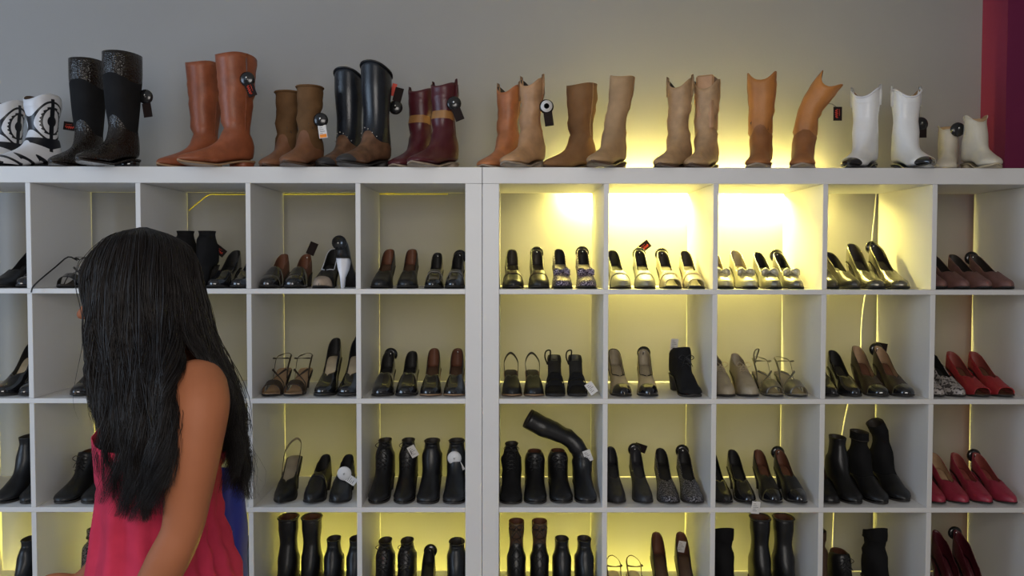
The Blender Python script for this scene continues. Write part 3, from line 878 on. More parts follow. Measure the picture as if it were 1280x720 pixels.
ST['sling_hi'] = pump('black high-heeled slingback', 'black', 'taupe', 'taupe', sling=True, heel=.105, L=.23, toe='point', kind='slingback_shoe', W=.074)
ST['loafer_heel'] = pump('black heeled loafer', 'black', 'blacklining', bandm='patent', thr=.52, heel=.045, vamp=.062, hc=.062, hw=.05, tip=.85, toe='almond', kind='loafer', W=.072)
ST['boot_soft'] = boot('black lace-up boot', Ht=.165, L=.235, heel=.035, shaft='blacksuede', laces='black', cw=.075, lw=.046, W=.072, kind='ankle_boot', toe='round', ankle_w=.028, wrinkle=.06)
ST['boot_flop'] = boot('black slouchy boot, shaft drooping', Ht=.36, L=.235, heel=.030, shaft='black', cw=.088, lw=.068, W=.070, kind='tall_boot', toe='round', ankle_w=.033,
                       bend=[(.115, 0), (.155, -35), (.19, -62), (.27, -66), (.36, -60), (.44, -55)], wrinkle=.08, nring=44)
ST['pump_char'] = pump('charcoal suede pump', 'charcoal', 'charcoal', heel=.075, hc=.06, toe='almond', tip=.5, W=.066, thr=.58)
ST['pump_glitb'] = pump('black glitter pump', 'glitterblack', 'blacklining', heel=.072, hc=.058, toe='round', W=.072)
ST['pump_bbr'] = pump('black pump with brown lining', 'black', 'brownlining', cap='patent', heel=.070, thr=.56, vamp=.056)
ST['pump_patent'] = pump('black patent pump', 'patent', 'blacklining', heel=.070, toe='almond')
ST['ankle_tall'] = boot('black suede ankle boot', Ht=.205, L=.25, heel=.050, shaft='blacksuede', foot='black', cw=.095, lw=.050, W=.074, kind='ankle_boot', vz=.04, vamp_peak=.01, ankle_w=.028)
ST['ankle_bent'] = boot('black folded-over ankle boot', Ht=.235, L=.25, heel=.050, shaft='blacksuede', foot='black', cw=.095, lw=.052, W=.074, kind='ankle_boot', vz=.04, vamp_peak=.01, ankle_w=.028, bend=[(.14, 0), (.18, -8), (.20, -22), (.24, -34)])
ST['pump_pink'] = pump('pink pump', 'pink', 'tanlining', heel=.060, toe='almond', W=.070, insole='tanlining')
ST['pump_pinkc'] = pump('pink coral-lined pump', 'pink', 'coral', heel=.060, toe='almond', W=.066, insole='coral')
ST['tall_pair'] = boot('black leather mid-calf boot', Ht=.255, L=.25, heel=.035, shaft='black', cw=.085, lw=.066, W=.074, kind='ankle_boot', collar='charcoal', lining='brownlining', nring=34, ankle_w=.031)
ST['brown_top'] = boot('brown-topped lace-up boot', Ht=.245, L=.24, heel=.045, shaft='black', topmat='solebrown', ztop=.68, laces='black', cw=.072, lw=.054, W=.070, kind='ankle_boot', lining='brownlining', ankle_w=.027)
ST['ankle_192'] = boot('black buckled ankle boot', Ht=.185, L=.235, heel=.045, shaft='black', cw=.075, lw=.048, W=.070, kind='ankle_boot', seam='pewter', ankle_w=.026)
ST['stiletto_stud'] = boot('black studded shoe-boot', Ht=.225, L=.215, heel=.09, shaft='glitterblack', cw=.045, lw=.040, W=.062, kind='ankle_boot', ankle_w=.028, tip=.5)
ST['pump_hi_brown'] = pump('black brown-lined high pump', 'black', 'brownlining', heel=.105, hc=.078, toe='round', W=.074, insole='solebrown')
ST['flat_edge'] = sandal('pale sandal with dark edging', 'solebrown', 'beigelining', heel=.045, toe='round', W=.066, cross=True, ankle=True)
ST['boot_blk205'] = boot('black slouchy ankle boot', Ht=.215, L=.245, heel=.040, shaft='blacksuede', cw=.100, lw=.072, W=.076, kind='ankle_boot', wrinkle=.035, slant=.02)
ST['boot_brn'] = boot('brown leather ankle boot', Ht=.215, L=.24, heel=.04, shaft='solebrown', cw=.085, lw=.066, W=.072, kind='ankle_boot')
ST['burg'] = pump('burgundy high pump', 'burgundy', 'burgundy', heel=.105, hc=.085, hw=.07, toe='almond', W=.066, tip=.55)
ST['burg_low'] = pump('burgundy low pump', 'burgundy', 'coral', heel=.085, hc=.064, toe='almond', W=.066)

ROWN = ['top row', 'second row', 'third row', 'bottom row']
ORD = ['first', 'second', 'third', 'fourth', 'fifth', 'sixth']
ROW_PY = [361, 498, 634, 768]
CATS = {'ankle_boot': 'boot', 'tall_boot': 'boot', 'sandal': 'sandal', 'mule': 'sandal'}
GRP = {'pump': 'pumps in the cubbies', 'loafer': 'loafers in the cubbies', 'ankle_boot': 'ankle boots in the cubbies', 'sandal': 'sandals in the cubbies',
       'slingback_shoe': 'slingbacks in the cubbies', 'mule': 'mules in the cubbies', 'lace_up_shoe': 'lace-up shoes in the cubbies', 'tall_boot': 'tall boots in the cubbies'}
def cell_x(side, i):
    if side == 'R': x0 = 0.0008 + SIDE + (i - 1) * (CW + T); return x0, x0 + CW
    x1 = -0.0008 - SIDE - (i - 1) * (CW + T); return x1 - CW, x1
rj = random.Random(11)
def fill(row, cell, items):
    side, i = cell[0], int(cell[1])
    x0, x1 = cell_x(side, i)
    cub = f"{ORD[i-1]} cubby {'left' if side == 'L' else 'right'} of middle post"
    n = len(items)
    rec = []
    for it in items:
        o_ = it[3] if len(it) > 3 else {}
        st = ST[it[0]]
        hw = o_.get('hw') or max(abs(v.co.x) for p in st['parts'] if p['name'] not in ('loose_strap',) and not (it[0] in ('boot_flop', 'ankle_bent') and p['name'] in ('upper', 'shaft')) for v in p['me'].vertices) + .0025
        rec.append([U(it[1], ROW_PY[row], o_.get('y', .022))[0], hw])
    for _ in range(60):
        for q in rec: q[0] = min(max(q[0], x0 + q[1] + .001), x1 - q[1] - .001)
        for u, v in zip(rec, rec[1:]):
            g = u[1] + v[1] - (v[0] - u[0])
            if g > 0: u[0] -= g / 2; v[0] += g / 2
    for k, it in enumerate(items):
        sname, px = it[0], it[1]
        tg = it[2] if len(it) > 2 else ''
        o_ = it[3] if len(it) > 3 else {}
        st = ST[sname]
        yt = o_.get('y', .022)
        ty = st['an'].get('toe_y', -st['an']['L'] / 2)
        X = rec[k][0]
        e = place(st, (X, yt - ty, SHELF_Z[row] + .0003), o_.get('yaw', rj.uniform(-1.5, 1.5)))
        pos = 'only one visible' if n == 1 else f"{ORD[k]} from left"
        tag(e, f"{st['look']}, {pos}, {ROWN[row]}, {cub}", CATS.get(st['kind'], 'shoe'), GRP[st['kind']])
        hx, hy, hz = st['an']['heel']
        if 'disc' in tg: put_disc(e, (hx + .003, hy + .009, hz - .012), (0, R(10), 0), 'whitedisc' in tg)
        if 'pin' in tg: link('pin_head', PIN, e, (0, hy - .006, hz - .012))
        if 'front' in tg: put_disc(e, (hx, hy - .06, hz + .004), (R(-10), 0, 0))
        if 'cardred' in tg: put_card(e, (hx + .004, hy + .018, hz + .0), (R(8), R(o_.get('cr', -125)), 0), 'red')
        elif 'cardwhite' in tg: put_card(e, o_['cp'], (R(8), R(o_.get('cr', 10)), R(o_.get('cz', 0))), 'white')
        elif 'card' in tg: put_card(e, o_.get('cp', (hx + .004, hy + .018, hz + .0)), (R(8), R(o_.get('cr', -155)), 0), 'red' if 'redprint' in tg else 'black')
        if 'wround' in tg:
            put_disc(e, o_['cp'], (R(6), 0, R(o_.get('cz', 0))), True)
            put_card(e, (o_['cp'][0] + .004, o_['cp'][1] - .001, o_['cp'][2] - .008), (R(6), R(o_.get('cr', -55)), 0), 'white')

fill(0, 'L5', [('pump_black', 2, 'disc'), ('pump_black_tan', 27)])
fill(0, 'L4', [('sandal_black_loose', 74), ('sandal_black', 108)])
fill(0, 'L3', [('bootie_tall', 217), ('bootie_tall', 243, 'cardred', dict(cr=-50)), ('pump_round', 271), ('pump_round', 297, 'front2')])
fill(0, 'L2', [('loafer_brown', 332), ('loafer_brown', 363, 'card pin', dict(cr=-158)), ('pump_piping', 400), ('pump_silverin', 426, 'disc', dict(yaw=180, hw=.032))])
fill(0, 'L1', [('pump_bb', 474), ('pump_bb', 506), ('loafer_black', 540, 'pin'), ('loafer_black', 567, 'disc')])
fill(0, 'R1', [('pump_band', 641), ('pump_band', 674, 'disc'), ('pump_glit', 704), ('pump_glit', 735, 'disc')])
fill(0, 'R2', [('pump_grey', 778, '', dict(yaw=3)), ('pump_grey', 811, 'disc cardred', dict(cr=-128)), ('pump_champ', 843, 'disc'), ('pump_champ', 873)])
fill(0, 'R3', [('pump_silverbow', 910), ('pump_silverbow', 941), ('pump_pewterbow', 972), ('pump_pewterbow', 999, 'disc')])
fill(0, 'R4', [('pump_dkpewter', 1044, 'disc'), ('pump_dkpewter', 1070), ('pump_bronze', 1097), ('pump_bronze', 1126, 'disc')])
fill(0, 'R5', [('pump_dusty', 1180), ('pump_dusty', 1207), ('pump_dusty', 1234), ('pump_dusty', 1261, 'disc')])

fill(1, 'L5', [('pump_black_hi', 4, 'disc'), ('pump_black_tan', 31)])
fill(1, 'L4', [('pump_nude2', 93), ('pump_nude2', 124)])
fill(1, 'L2', [('sandal_brown', 335), ('sandal_brown', 363), ('pump_nude', 405), ('pump_nude', 434, 'disc')])
fill(1, 'L1', [('pump_shiny', 476, 'disc'), ('pump_shiny', 507), ('pump_shinyb', 538), ('pump_shinyb', 568, 'pin')])
fill(1, 'R1', [('sling_black', 641), ('sling_black', 667), ('mule_black', 695), ('mule_black', 724, 'cardwhite', dict(cp=(.030, -.105, .046), cr=-35))])
fill(1, 'R2', [('spectator', 779, '', dict(yaw=2)), ('spectator', 815, 'disc', dict(yaw=-4)), ('bootie_blk', 862, 'disc cardwhite', dict(yaw=6, cp=(.0, .062, .172), cr=4))])
fill(1, 'R3', [('oxford', 911), ('oxford', 941), ('sandal_silver_l', 972), ('sandal_silver', 1002)])
fill(1, 'R4', [('pump_patent', 1044, 'disc'), ('pump_patent', 1072), ('pump_tanin', 1105), ('pump_tanin', 1136, 'disc card', dict(cr=-80))])
fill(1, 'R5', [('pump_speck', 1176), ('pump_speck', 1202), ('pump_red', 1233), ('pump_red', 1263)])

fill(2, 'L5', [('ankle_black', 6), ('ankle_black', 32)])
fill(2, 'L4', [('lace_black', 75), ('lace_black', 108)])
fill(2, 'L2', [('sling_hi', 349), ('loafer_heel', 388), ('loafer_heel', 420, 'wround', dict(cp=(.012, -.045, .085)))])
fill(2, 'L1', [('ankle_lace', 471), ('ankle_lace', 502, 'cardwhite', dict(cp=(.012, -.058, .165), cr=-28)), ('ankle_zip', 534), ('ankle_zip', 567, 'wround', dict(cp=(-.004, -.054, .125), cr=-30))])
fill(2, 'R1', [('boot_soft', 640), ('lace_black', 672), ('lace_black', 702, '', dict(y=.03)), ('boot_flop', 731, 'cardwhite', dict(cp=(.008, -.050, .150), cr=-20, y=.03, hw=.042))])
fill(2, 'R2', [('pump_char', 773), ('pump_char', 807, 'disc card', dict(cr=-70)), ('pump_glitb', 845), ('pump_glitb', 877, 'disc')])
fill(2, 'R3', [('pump_patent', 908), ('pump_patent', 938, 'cardwhite', dict(cp=(.010, -.146, .022), cr=4)), ('pump_bbr', 972), ('pump_bbr', 1002, 'disc')])
fill(2, 'R4', [('pump_hi_brown', 1040), ('ankle_black', 1070), ('ankle_tall', 1104), ('ankle_bent', 1138, '', dict(y=.05))])
fill(2, 'R5', [('pump_pink', 1178, 'disc'), ('pump_pink', 1208), ('pump_pinkc', 1238), ('pump_pinkc', 1268, 'disc')])

fill(3, 'L5', [('ankle_192', 4), ('tall_pair', 31)])
fill(3, 'L4', [('stiletto_stud', 88)])
fill(3, 'L3', [('ankle_black', 297)])
fill(3, 'L2', [('tall_pair', 350), ('tall_pair', 382), ('ankle_192', 413), ('ankle_192', 438)])
fill(3, 'L1', [('ankle_lace', 476), ('ankle_lace', 497), ('pump_black', 528, 'disc'), ('ankle_zip', 573)])
fill(3, 'R1', [('brown_top', 646), ('brown_top', 678), ('ankle_192', 708), ('ankle_192', 738)])
fill(3, 'R2', [('flat_edge', 775), ('flat_edge', 803), ('pump_hi_brown', 836), ('pump_hi_brown', 868, 'cardwhite', dict(cp=(.004, .09, .165), cr=10))])
fill(3, 'R3', [('boot_blk205', 921, '', dict(hw=.042)), ('tall_pair', 973), ('tall_pair', 1003)])
fill(3, 'R4', [('boot_brn', 1044), ('lace_black', 1078), ('boot_blk205', 1124, '', dict(hw=.042))])
fill(3, 'R5', [('burg_low', 1182), ('burg', 1215), ('burg', 1240, 'disc')])

# ------------------------------------------------------------------ boots on top of the shelves
def inlay_mat():
    m = mat('black_white_inlay', (0.80, 0.80, 0.82), 0.35, var=0.03, vscale=20)
    nt = m.node_tree; N = nt.nodes; L = nt.links
    b = N['Principled BSDF']; tc = N.new('ShaderNodeTexCoord'); sp = N.new('ShaderNodeSeparateXYZ')
    L.new(tc.outputs['Object'], sp.inputs[0])
    def mth(op, a, b_=None, c=None):
        n = N.new('ShaderNodeMath'); n.operation = op
        for i, q in enumerate((a, b_, c)):
            if q is None: continue
            if isinstance(q, (int, float)): n.inputs[i].default_value = q
            else: L.new(q, n.inputs[i])
        return n.outputs[0]
    y = sp.outputs['Y']; z = sp.outputs['Z']
    ay = mth('ABSOLUTE', y)
    zc = mth('SUBTRACT', z, .170)
    q = lambda a, h_: mth('ADD', mth('POWER', mth('ABSOLUTE', mth('DIVIDE', ay, a)), 2.0), mth('POWER', mth('ABSOLUTE', mth('DIVIDE', zc, h_)), 2.0))
    d = q(.052, .068)
    outer = mth('MULTIPLY', mth('LESS_THAN', d, 1.0), mth('GREATER_THAN', d, .80))
    wave = mth('MULTIPLY', mth('SINE', mth('MULTIPLY', z, 520.0)), .05)
    inner = mth('LESS_THAN', mth('ADD', d, wave), .50)
    dd = q(.029, .041)
    dw = mth('MULTIPLY', mth('LESS_THAN', dd, 1.0), mth('GREATER_THAN', ay, .0085))
    dw2 = mth('MULTIPLY', mth('LESS_THAN', q(.016, .018), 1.0), mth('GREATER_THAN', ay, .0085))
    inner = mth('MULTIPLY', inner, mth('SUBTRACT', 1.0, mth('MULTIPLY', dw, mth('SUBTRACT', 1.0, dw2))))
    strip = mth('MULTIPLY', mth('LESS_THAN', ay, .0065), mth('LESS_THAN', z, .245))
    base = mth('MULTIPLY', mth('LESS_THAN', z, .112), mth('GREATER_THAN', mth('SUBTRACT', z, mth('MULTIPLY', ay, .3)), .075))
    blk = mth('MAXIMUM', mth('MAXIMUM', outer, inner), mth('MAXIMUM', strip, base))
    mx = N.new('ShaderNodeMix'); mx.data_type = 'RGBA'
    L.new(blk, mx.inputs[0]); mx.inputs[6].default_value = (.72, .72, .75, 1); mx.inputs[7].default_value = (.012, .013, .018, 1)
    L.new(mx.outputs[2], b.inputs['Base Color'])
    return m
def flame_mat():
    m = mat('black_white_flames', (0.80, 0.80, 0.82), 0.3, var=0.03, vscale=20)
    nt = m.node_tree; N = nt.nodes; L = nt.links
    b = N['Principled BSDF']; tc = N.new('ShaderNodeTexCoord'); sp = N.new('ShaderNodeSeparateXYZ')
    L.new(tc.outputs['Object'], sp.inputs[0])
    def mth(op, a, b_=None):
        n = N.new('ShaderNodeMath'); n.operation = op
        for i, q in enumerate((a, b_)):
            if q is None: continue
            if isinstance(q, (int, float)): n.inputs[i].default_value = q
            else: L.new(q, n.inputs[i])
        return n.outputs[0]
    y, z = sp.outputs['Y'], sp.outputs['Z']
    tw = mth('ADD', mth('MULTIPLY', y, 95.0), mth('MULTIPLY', z, 120.0))
    s1 = mth('SINE', tw)
    lim = mth('ADD', .036, mth('MULTIPLY', s1, .018))
    lim2 = mth('ADD', .022, mth('MULTIPLY', mth('SINE', mth('ADD', tw, 1.1)), .012))
    blk = mth('MULTIPLY', mth('LESS_THAN', z, lim), mth('GREATER_THAN', z, lim2))
    blk = mth('MAXIMUM', blk, mth('LESS_THAN', z, .012))
    mx = N.new('ShaderNodeMix'); mx.data_type = 'RGBA'
    L.new(blk, mx.inputs[0]); mx.inputs[6].default_value = (.74, .74, .77, 1); mx.inputs[7].default_value = (.012, .013, .018, 1)
    L.new(mx.outputs[2], b.inputs['Base Color'])
    return m
M['inlay'] = inlay_mat(); M['flame'] = flame_mat()

def top_boot(st, px, Y, yaw, label):
    X = U(px, 209, Y)[0]
    e = place(st, (X, Y, H + .0003), yaw)
    tag(e, label, 'boot', 'boots standing on top of the shelves')
    return e
Rz = lambda yaw: Matrix.Rotation(-R(yaw), 3, 'Z')
def hang(e, yaw, off, disc=True, card=None, rot=0, droop=.012, white=False, crot=0, dz=0, thread=None):
    """tag in the boot's frame; off given in room directions from the boot's origin"""
    p = Rz(yaw) @ Vector(off)
    if disc:
        d = put_disc(e, p, (0, R(rot), -R(yaw)), white, pin=True)
    if card:
        q = Rz(yaw) @ (Vector(off) + Vector((.004, -.002, -droop)))
        put_card(e, q, (0, R(crot), -R(yaw)), card)
    if thread:
        q = Rz(yaw) @ Vector(thread)
        link('tag_cord', mk('tag_cord', *tube([p, (p + q) / 2 + Vector((0, 0, .004)), q], .0011, 5), 'taggrey'), e)

def TY(nm, px, Y, toe):
    """yaw that puts the toe of a boot standing at px,Y under pixel toe"""
    X = U(px, 209, Y)[0]; ln = -B[nm]['an']['toe_y']
    best = min(np.linspace(-89, 89, 357), key=lambda a: abs(U(toe, 209, Y - ln * math.cos(R(a)))[0] - (X + ln * math.sin(R(a)))))
    return float(best)
B = {}
B['inlay'] = boot('', Ht=.262, L=.27, heel=.03, shaft='inlay', foot='flame', lining='solebrown', cw=.116, lw=.10, toe='almond', dip=.024, vz=.055, vamp_peak=.035, welt='patent', heelm='patent', W=.080, nth=32)
B['croc'] = boot('', Ht=.372, L=.268, heel=.034, shaft='blacksuede', foot='croc', topmat='croc', ztop=.78, cw=.132, lw=.105, vz=.105, vamp_peak=.05, toe='almond', welt='croc', heelm='patent', nth=30)
B['cognac'] = boot('', Ht=.372, L=.285, heel=.030, shaft='cognac', cw=.130, lw=.100, toe='point', dip=.012, flare=.006, sole='soletan', lining='brownlining', wrinkle=0.057, slant=.004, seam='cognac', heelm='cognac')
B['olive'] = boot('', Ht=.272, L=.245, heel=.028, shaft='olive', foot='olivefoot', cw=.088, lw=.082, toe='almond', vz=.055, vamp_peak=.06, sole='solebrown', wrinkle=0.076, collar='olive', heelm='solebrown')
B['rider'] = boot('', Ht=.325, L=.262, heel=.032, shaft='bluegreyblack', foot='brownfoot', cw=.104, lw=.092, toe='almond', slant=.024, vz=.075, vamp_peak=.035, studs='pin', capm='charcoal', collar='black')
B['burgboot'] = boot('', Ht=.285, L=.258, heel=.028, shaft='burgundy', topmat='burgundy', zmat=(.165, .190, 'patch'), cw=.096, lw=.085, toe='round', dip=.014, seam='wornbrown', sole='stone', wrinkle=0.057, pull='burgundy')
B['rust'] = boot('', Ht=.298, L=.25, heel=.030, shaft='rust', cw=.092, lw=.078, toe='round', dip=.030, seam='sand', pull='sand', sole='stone', wrinkle=0.057)
B['rustb'] = boot('', Ht=.300, L=.25, heel=.030, shaft='sand', cw=.088, lw=.076, toe='round', dip=.030, seam='rust', pull='sand', sole='stone', wrinkle=0.076)
B['suede'] = boot('', Ht=.302, L=.265, heel=.028, shaft='suedebrown', cw=.118, lw=.090, toe='point', sole='solebrown', dip=.006, slant=-.006, seam='khaki', wrinkle=0.057)
B['suedeb'] = boot('', Ht=.306, L=.255, heel=.028, shaft='khaki', cw=.086, lw=.078, toe='almond', sole='solebrown', dip=.008, bend=[(.06, 0), (.12, 9), (.2, 8), (.33, 6)], seam='suedebrown', wrinkle=0.057)
B['tan'] = boot('', Ht=.308, L=.25, heel=.026, shaft='tan', cw=.084, lw=.082, toe='almond', dip=.034, pull='tan', seam='khaki', sole='solebrown', wrinkle=0.067)
B['tani'] = boot('', Ht=.308, L=.25, heel=.026, shaft='tan', cw=.088, lw=.086, toe='almond', dip=.036, seam='khaki', sole='solebrown', insert='sand', wrinkle=0.067)
B['orange'] = boot('', Ht=.335, L=.25, heel=.034, shaft='orange', foot='orangedark', cw=.098, lw=.092, toe='round', dip=.034, seam='orangedark', sole='stone', vz=.105, vamp_peak=.035, wrinkle=0.057)
B['orangeb'] = boot('', Ht=.335, L=.25, heel=.034, shaft='orange', foot='orangedark', cw=.096, lw=.082, toe='round', dip=.040, seam='orangedark', sole='stone', vz=.105, vamp_peak=.02, wrinkle=.05,
                    bend=[(.05, 0), (.10, 10), (.18, 6), (.235, 32), (.34, 40)])
B['whiteb'] = boot('', Ht=.276, L=.25, heel=.032, shaft='whitelea', lining='khaki', cw=.086, lw=.088, toe='point', dip=.032, collar='silverlining', capm='patent', sole='patent', pull='whitelea', seam='whitelea')
B['small'] = boot('', Ht=.168, L=.20, heel=.030, shaft='cream', lining='khaki', cw=.074, lw=.066, toe='almond', dip=.024, sole='beige', W=.066, ankle_w=.030, seam='beige')
B['small2'] = boot('', Ht=.186, L=.21, heel=.030, shaft='cream', lining='khaki', cw=.076, lw=.070, toe='almond', dip=.028, sole='beige', W=.068, ankle_w=.031, seam='beige')
B['rust']['kind'] = 'cowboy_boot'
for k_ in ('inlay', 'rustb', 'rust', 'tan', 'tani', 'orange', 'orangeb', 'whiteb', 'small', 'small2'): B[k_]['kind'] = 'cowboy_boot'
for k_ in ('croc', 'cognac', 'olive', 'rider', 'burgboot', 'suede', 'suedeb'): B[k_]['kind'] = 'tall_boot'

top_boot(B['inlay'], 11, 0.30, TY('inlay', 11, 0.30, -52), 'white cowboy boot with black inlay, cut off by the left edge')
e = top_boot(B['inlay'], 55, 0.195, TY('inlay', 55, 0.195, -22), 'white cowboy boot with black inlay and black tag, beside black crocodile boots')
hang(e, math.degrees(e.rotation_euler.z), (.050, .03, .165), disc=False, card='red', crot=-82, droop=.0)
top_boot(B['croc'], 112, 0.175, TY('croc', 112, 0.175, 64), 'black suede and crocodile tall boot, rear left of its pair')
e = top_boot(B['croc'], 155, 0.08, TY('croc', 155, 0.08, 97), 'black suede and crocodile tall boot, front right one with round tag')
hang(e, math.degrees(e.rotation_euler.z), (.064, .02, .24), card='black', crot=-8, droop=.022)
top_boot(B['cognac'], 258, 0.21, TY('cognac', 258, 0.21, 196), 'reddish brown tall leather boot, rear left of its pair')
e = top_boot(B['cognac'], 297, 0.09, TY('cognac', 297, 0.09, 222), 'reddish brown tall leather boot with hanging tag, front right of its pair')
hang(e, math.degrees(e.rotation_euler.z), (.050, -.052, .285), card='red', crot=-20, droop=.012, thread=(.046, -.045, .355))
top_boot(B['olive'], 361, 0.2, TY('olive', 361, 0.2, 330), 'olive brown suede boot, rear left of its pair')
e = top_boot(B['olive'], 388, 0.11, TY('olive', 388, 0.11, 356), 'olive brown suede boot with white and orange price tag')
hang(e, math.degrees(e.rotation_euler.z), (.044, -.040, .160), card='orange', crot=-8, droop=.018)
top_boot(B['rider'], 437, 0.2, TY('rider', 437, 0.2, 399), 'black riding boot with brown foot, rear left of its pair')
e = top_boot(B['rider'], 471, 0.1, TY('rider', 471, 0.1, 423), 'black riding boot with brown foot and red tag behind')
hang(e, math.degrees(e.rotation_euler.z), (.056, .045, .215), card='black', crot=-165, droop=-.02)
q = Rz(math.degrees(e.rotation_euler.z)) @ Vector((.044, .055, .255)); c_ = link('sale_sticker', box_mesh('sale_sticker', (-.008, .008, -.0006, .0006, 0, .042), 'tagred', .0004), e, q); c_.rotation_euler = (0, R(14), -e.rotation_euler.z)
top_boot(B['burgboot'], 527, 0.2, TY('burgboot', 527, 0.2, 491), 'burgundy patchwork boot, rear left of its pair')
e = top_boot(B['burgboot'], 556, 0.11, TY('burgboot', 556, 0.11, 514), 'burgundy patchwork boot with large round black tag')
hang(e, math.degrees(e.rotation_euler.z), (.034, -.052, .212), card='black', crot=-22, droop=.012)
top_boot(B['rust'], 636, 0.2, TY('rust', 636, 0.2, 603), 'rust brown cowboy boot, left of the pair beside middle post')
e = top_boot(B['rustb'], 665, 0.10, TY('rustb', 665, 0.10, 632), 'light tan cowboy boot with black and white round tag')
hang(e, math.degrees(e.rotation_euler.z), (.046, -.030, .205), card='black', crot=-8, droop=.018, rot=0)
q = Rz(math.degrees(e.rotation_euler.z)) @ Vector((.046, -.036, .205)); link('tag_face', mk('tag_face', *lathe_y([(.019, .0), (.019, -.004), (.009, -.005)]), 'tagwhite'), e, q).rotation_euler = (0, 0, -e.rotation_euler.z)
top_boot(B['suede'], 727, 0.19, TY('suede', 727, 0.19, 680), 'brown suede boot with toe pointing left, beside leaning khaki boot')
top_boot(B['suedeb'], 767, 0.085, TY('suedeb', 767, 0.085, 741), 'khaki suede boot leaning right, its toe towards the viewer')
top_boot(B['tan'], 849, 0.14, TY('tan', 849, 0.14, 824), 'tan cowboy boot, left of its pair')
top_boot(B['tani'], 883, 0.15, TY('tani', 883, 0.15, 864), 'tan cowboy boot with paper insert sticking out of its top')
top_boot(B['orange'], 951, 0.15, TY('orange', 951, 0.15, 946), 'upright orange tan cowboy boot with scalloped top')
e = top_boot(B['orangeb'], 1003, 0.15, TY('orangeb', 1003, 0.15, 1003), 'slouching orange tan cowboy boot leaning right with dangling tag')
hang(e, math.degrees(e.rotation_euler.z), (.100, -.03, .215), disc=False, card='red', crot=0, droop=.0, thread=(.075, -.02, .228))
top_boot(B['whiteb'], 1081, 0.14, TY('whiteb', 1081, 0.14, 1060), 'white cowboy boot with black toe, left of its pair')
e = top_boot(B['whiteb'], 1131, 0.14, TY('whiteb', 1131, 0.14, 1163), 'white cowboy boot with black toe and black hanging tag')
hang(e, math.degrees(e.rotation_euler.z), (.062, .02, .165), card='black', crot=0, droop=.0, thread=(.046, .02, .24))
top_boot(B['small'], 1185, 0.20, TY('small', 1185, 0.20, 1181), 'small cream ankle boot, left of its pair near crimson wall')
e = top_boot(B['small2'], 1218, 0.11, TY('small2', 1218, 0.11, 1246), 'small cream ankle boot in front of crimson wall')
hang(e, math.degrees(e.rotation_euler.z), (-.038, .035, .145))
# ------------------------------------------------------------------ the woman in front of the shelves
YC = -1.12
def Pw(px, py, dy=0.0): return Vector(U(px, py, YC + dy))
person = link('person', None, None, (Pw(215, 700)[0], YC, 0))
tag(person, 'woman with long black hair in a crimson dress, facing left before the shelves', 'person')
PO = Vector(person.location)
def ring_loft(rings, n=28, ex=.9, cap=True):
    """rings: (center xyz, half x, half y)"""
    v = []
    for c, hx, hy in rings:
        for j in range(n):
            t = 2 * math.pi * j / n; co, si = math.cos(t), math.sin(t)
            v.append((c[0] + hx * math.copysign(abs(co) ** ex, co), c[1] + hy * math.copysign(abs(si) ** ex, si), c[2]))
    f = gridfaces(len(rings), n, True)
    if cap: f += [tuple(reversed(range(n))), tuple((len(rings) - 1) * n + j for j in range(n))]
    return v, f
def limb(pts, rads, n=16, seg=4):
    C = catmull(np.array([tuple(p) for p in pts]), (len(pts) - 1) * seg + 1)
    rr = np.interp(np.linspace(0, len(pts) - 1, len(C)), range(len(pts)), rads)
    # rounded ends
    d0 = C[0] - C[1]; d0 /= np.linalg.norm(d0); d1 = C[-1] - C[-2]; d1 /= np.linalg.norm(d1)
    A = [C[0] + d0 * rr[0] * .95, C[0] + d0 * rr[0] * .7, C[0] + d0 * rr[0] * .35]; ra = [rr[0] * .25, rr[0] * .70, rr[0] * .93]
    Bv = [C[-1] + d1 * rr[-1] * .35, C[-1] + d1 * rr[-1] * .7, C[-1] + d1 * rr[-1] * .95]; rb = [rr[-1] * .93, rr[-1] * .70, rr[-1] * .25]
    return tube(A + list(C) + Bv, ra + list(rr) + rb, n)
TORSO = [(452, 190, 236, .045), (464, 178, 256, .115), (480, 163, 270, .155), (510, 151, 276, .155), (545, 143, 271, .146), (580, 145, 262, .138),
         (620, 145, 258, .124), (650, 142, 259, .122), (690, 138, 271, .142), (730, 135, 284, .162), (765, 138, 289, .168), (800, 146, 284, .165)]
def torso_rings(off=0.0, src=TORSO):
    out = []
    for py, a, b, hw in src:
        A, Bq = Pw(a, py), Pw(b, py)
        out.append((((A.x + Bq.x) / 2, YC, A.z), (Bq.x - A.x) / 2 + off, hw + off))
    return out
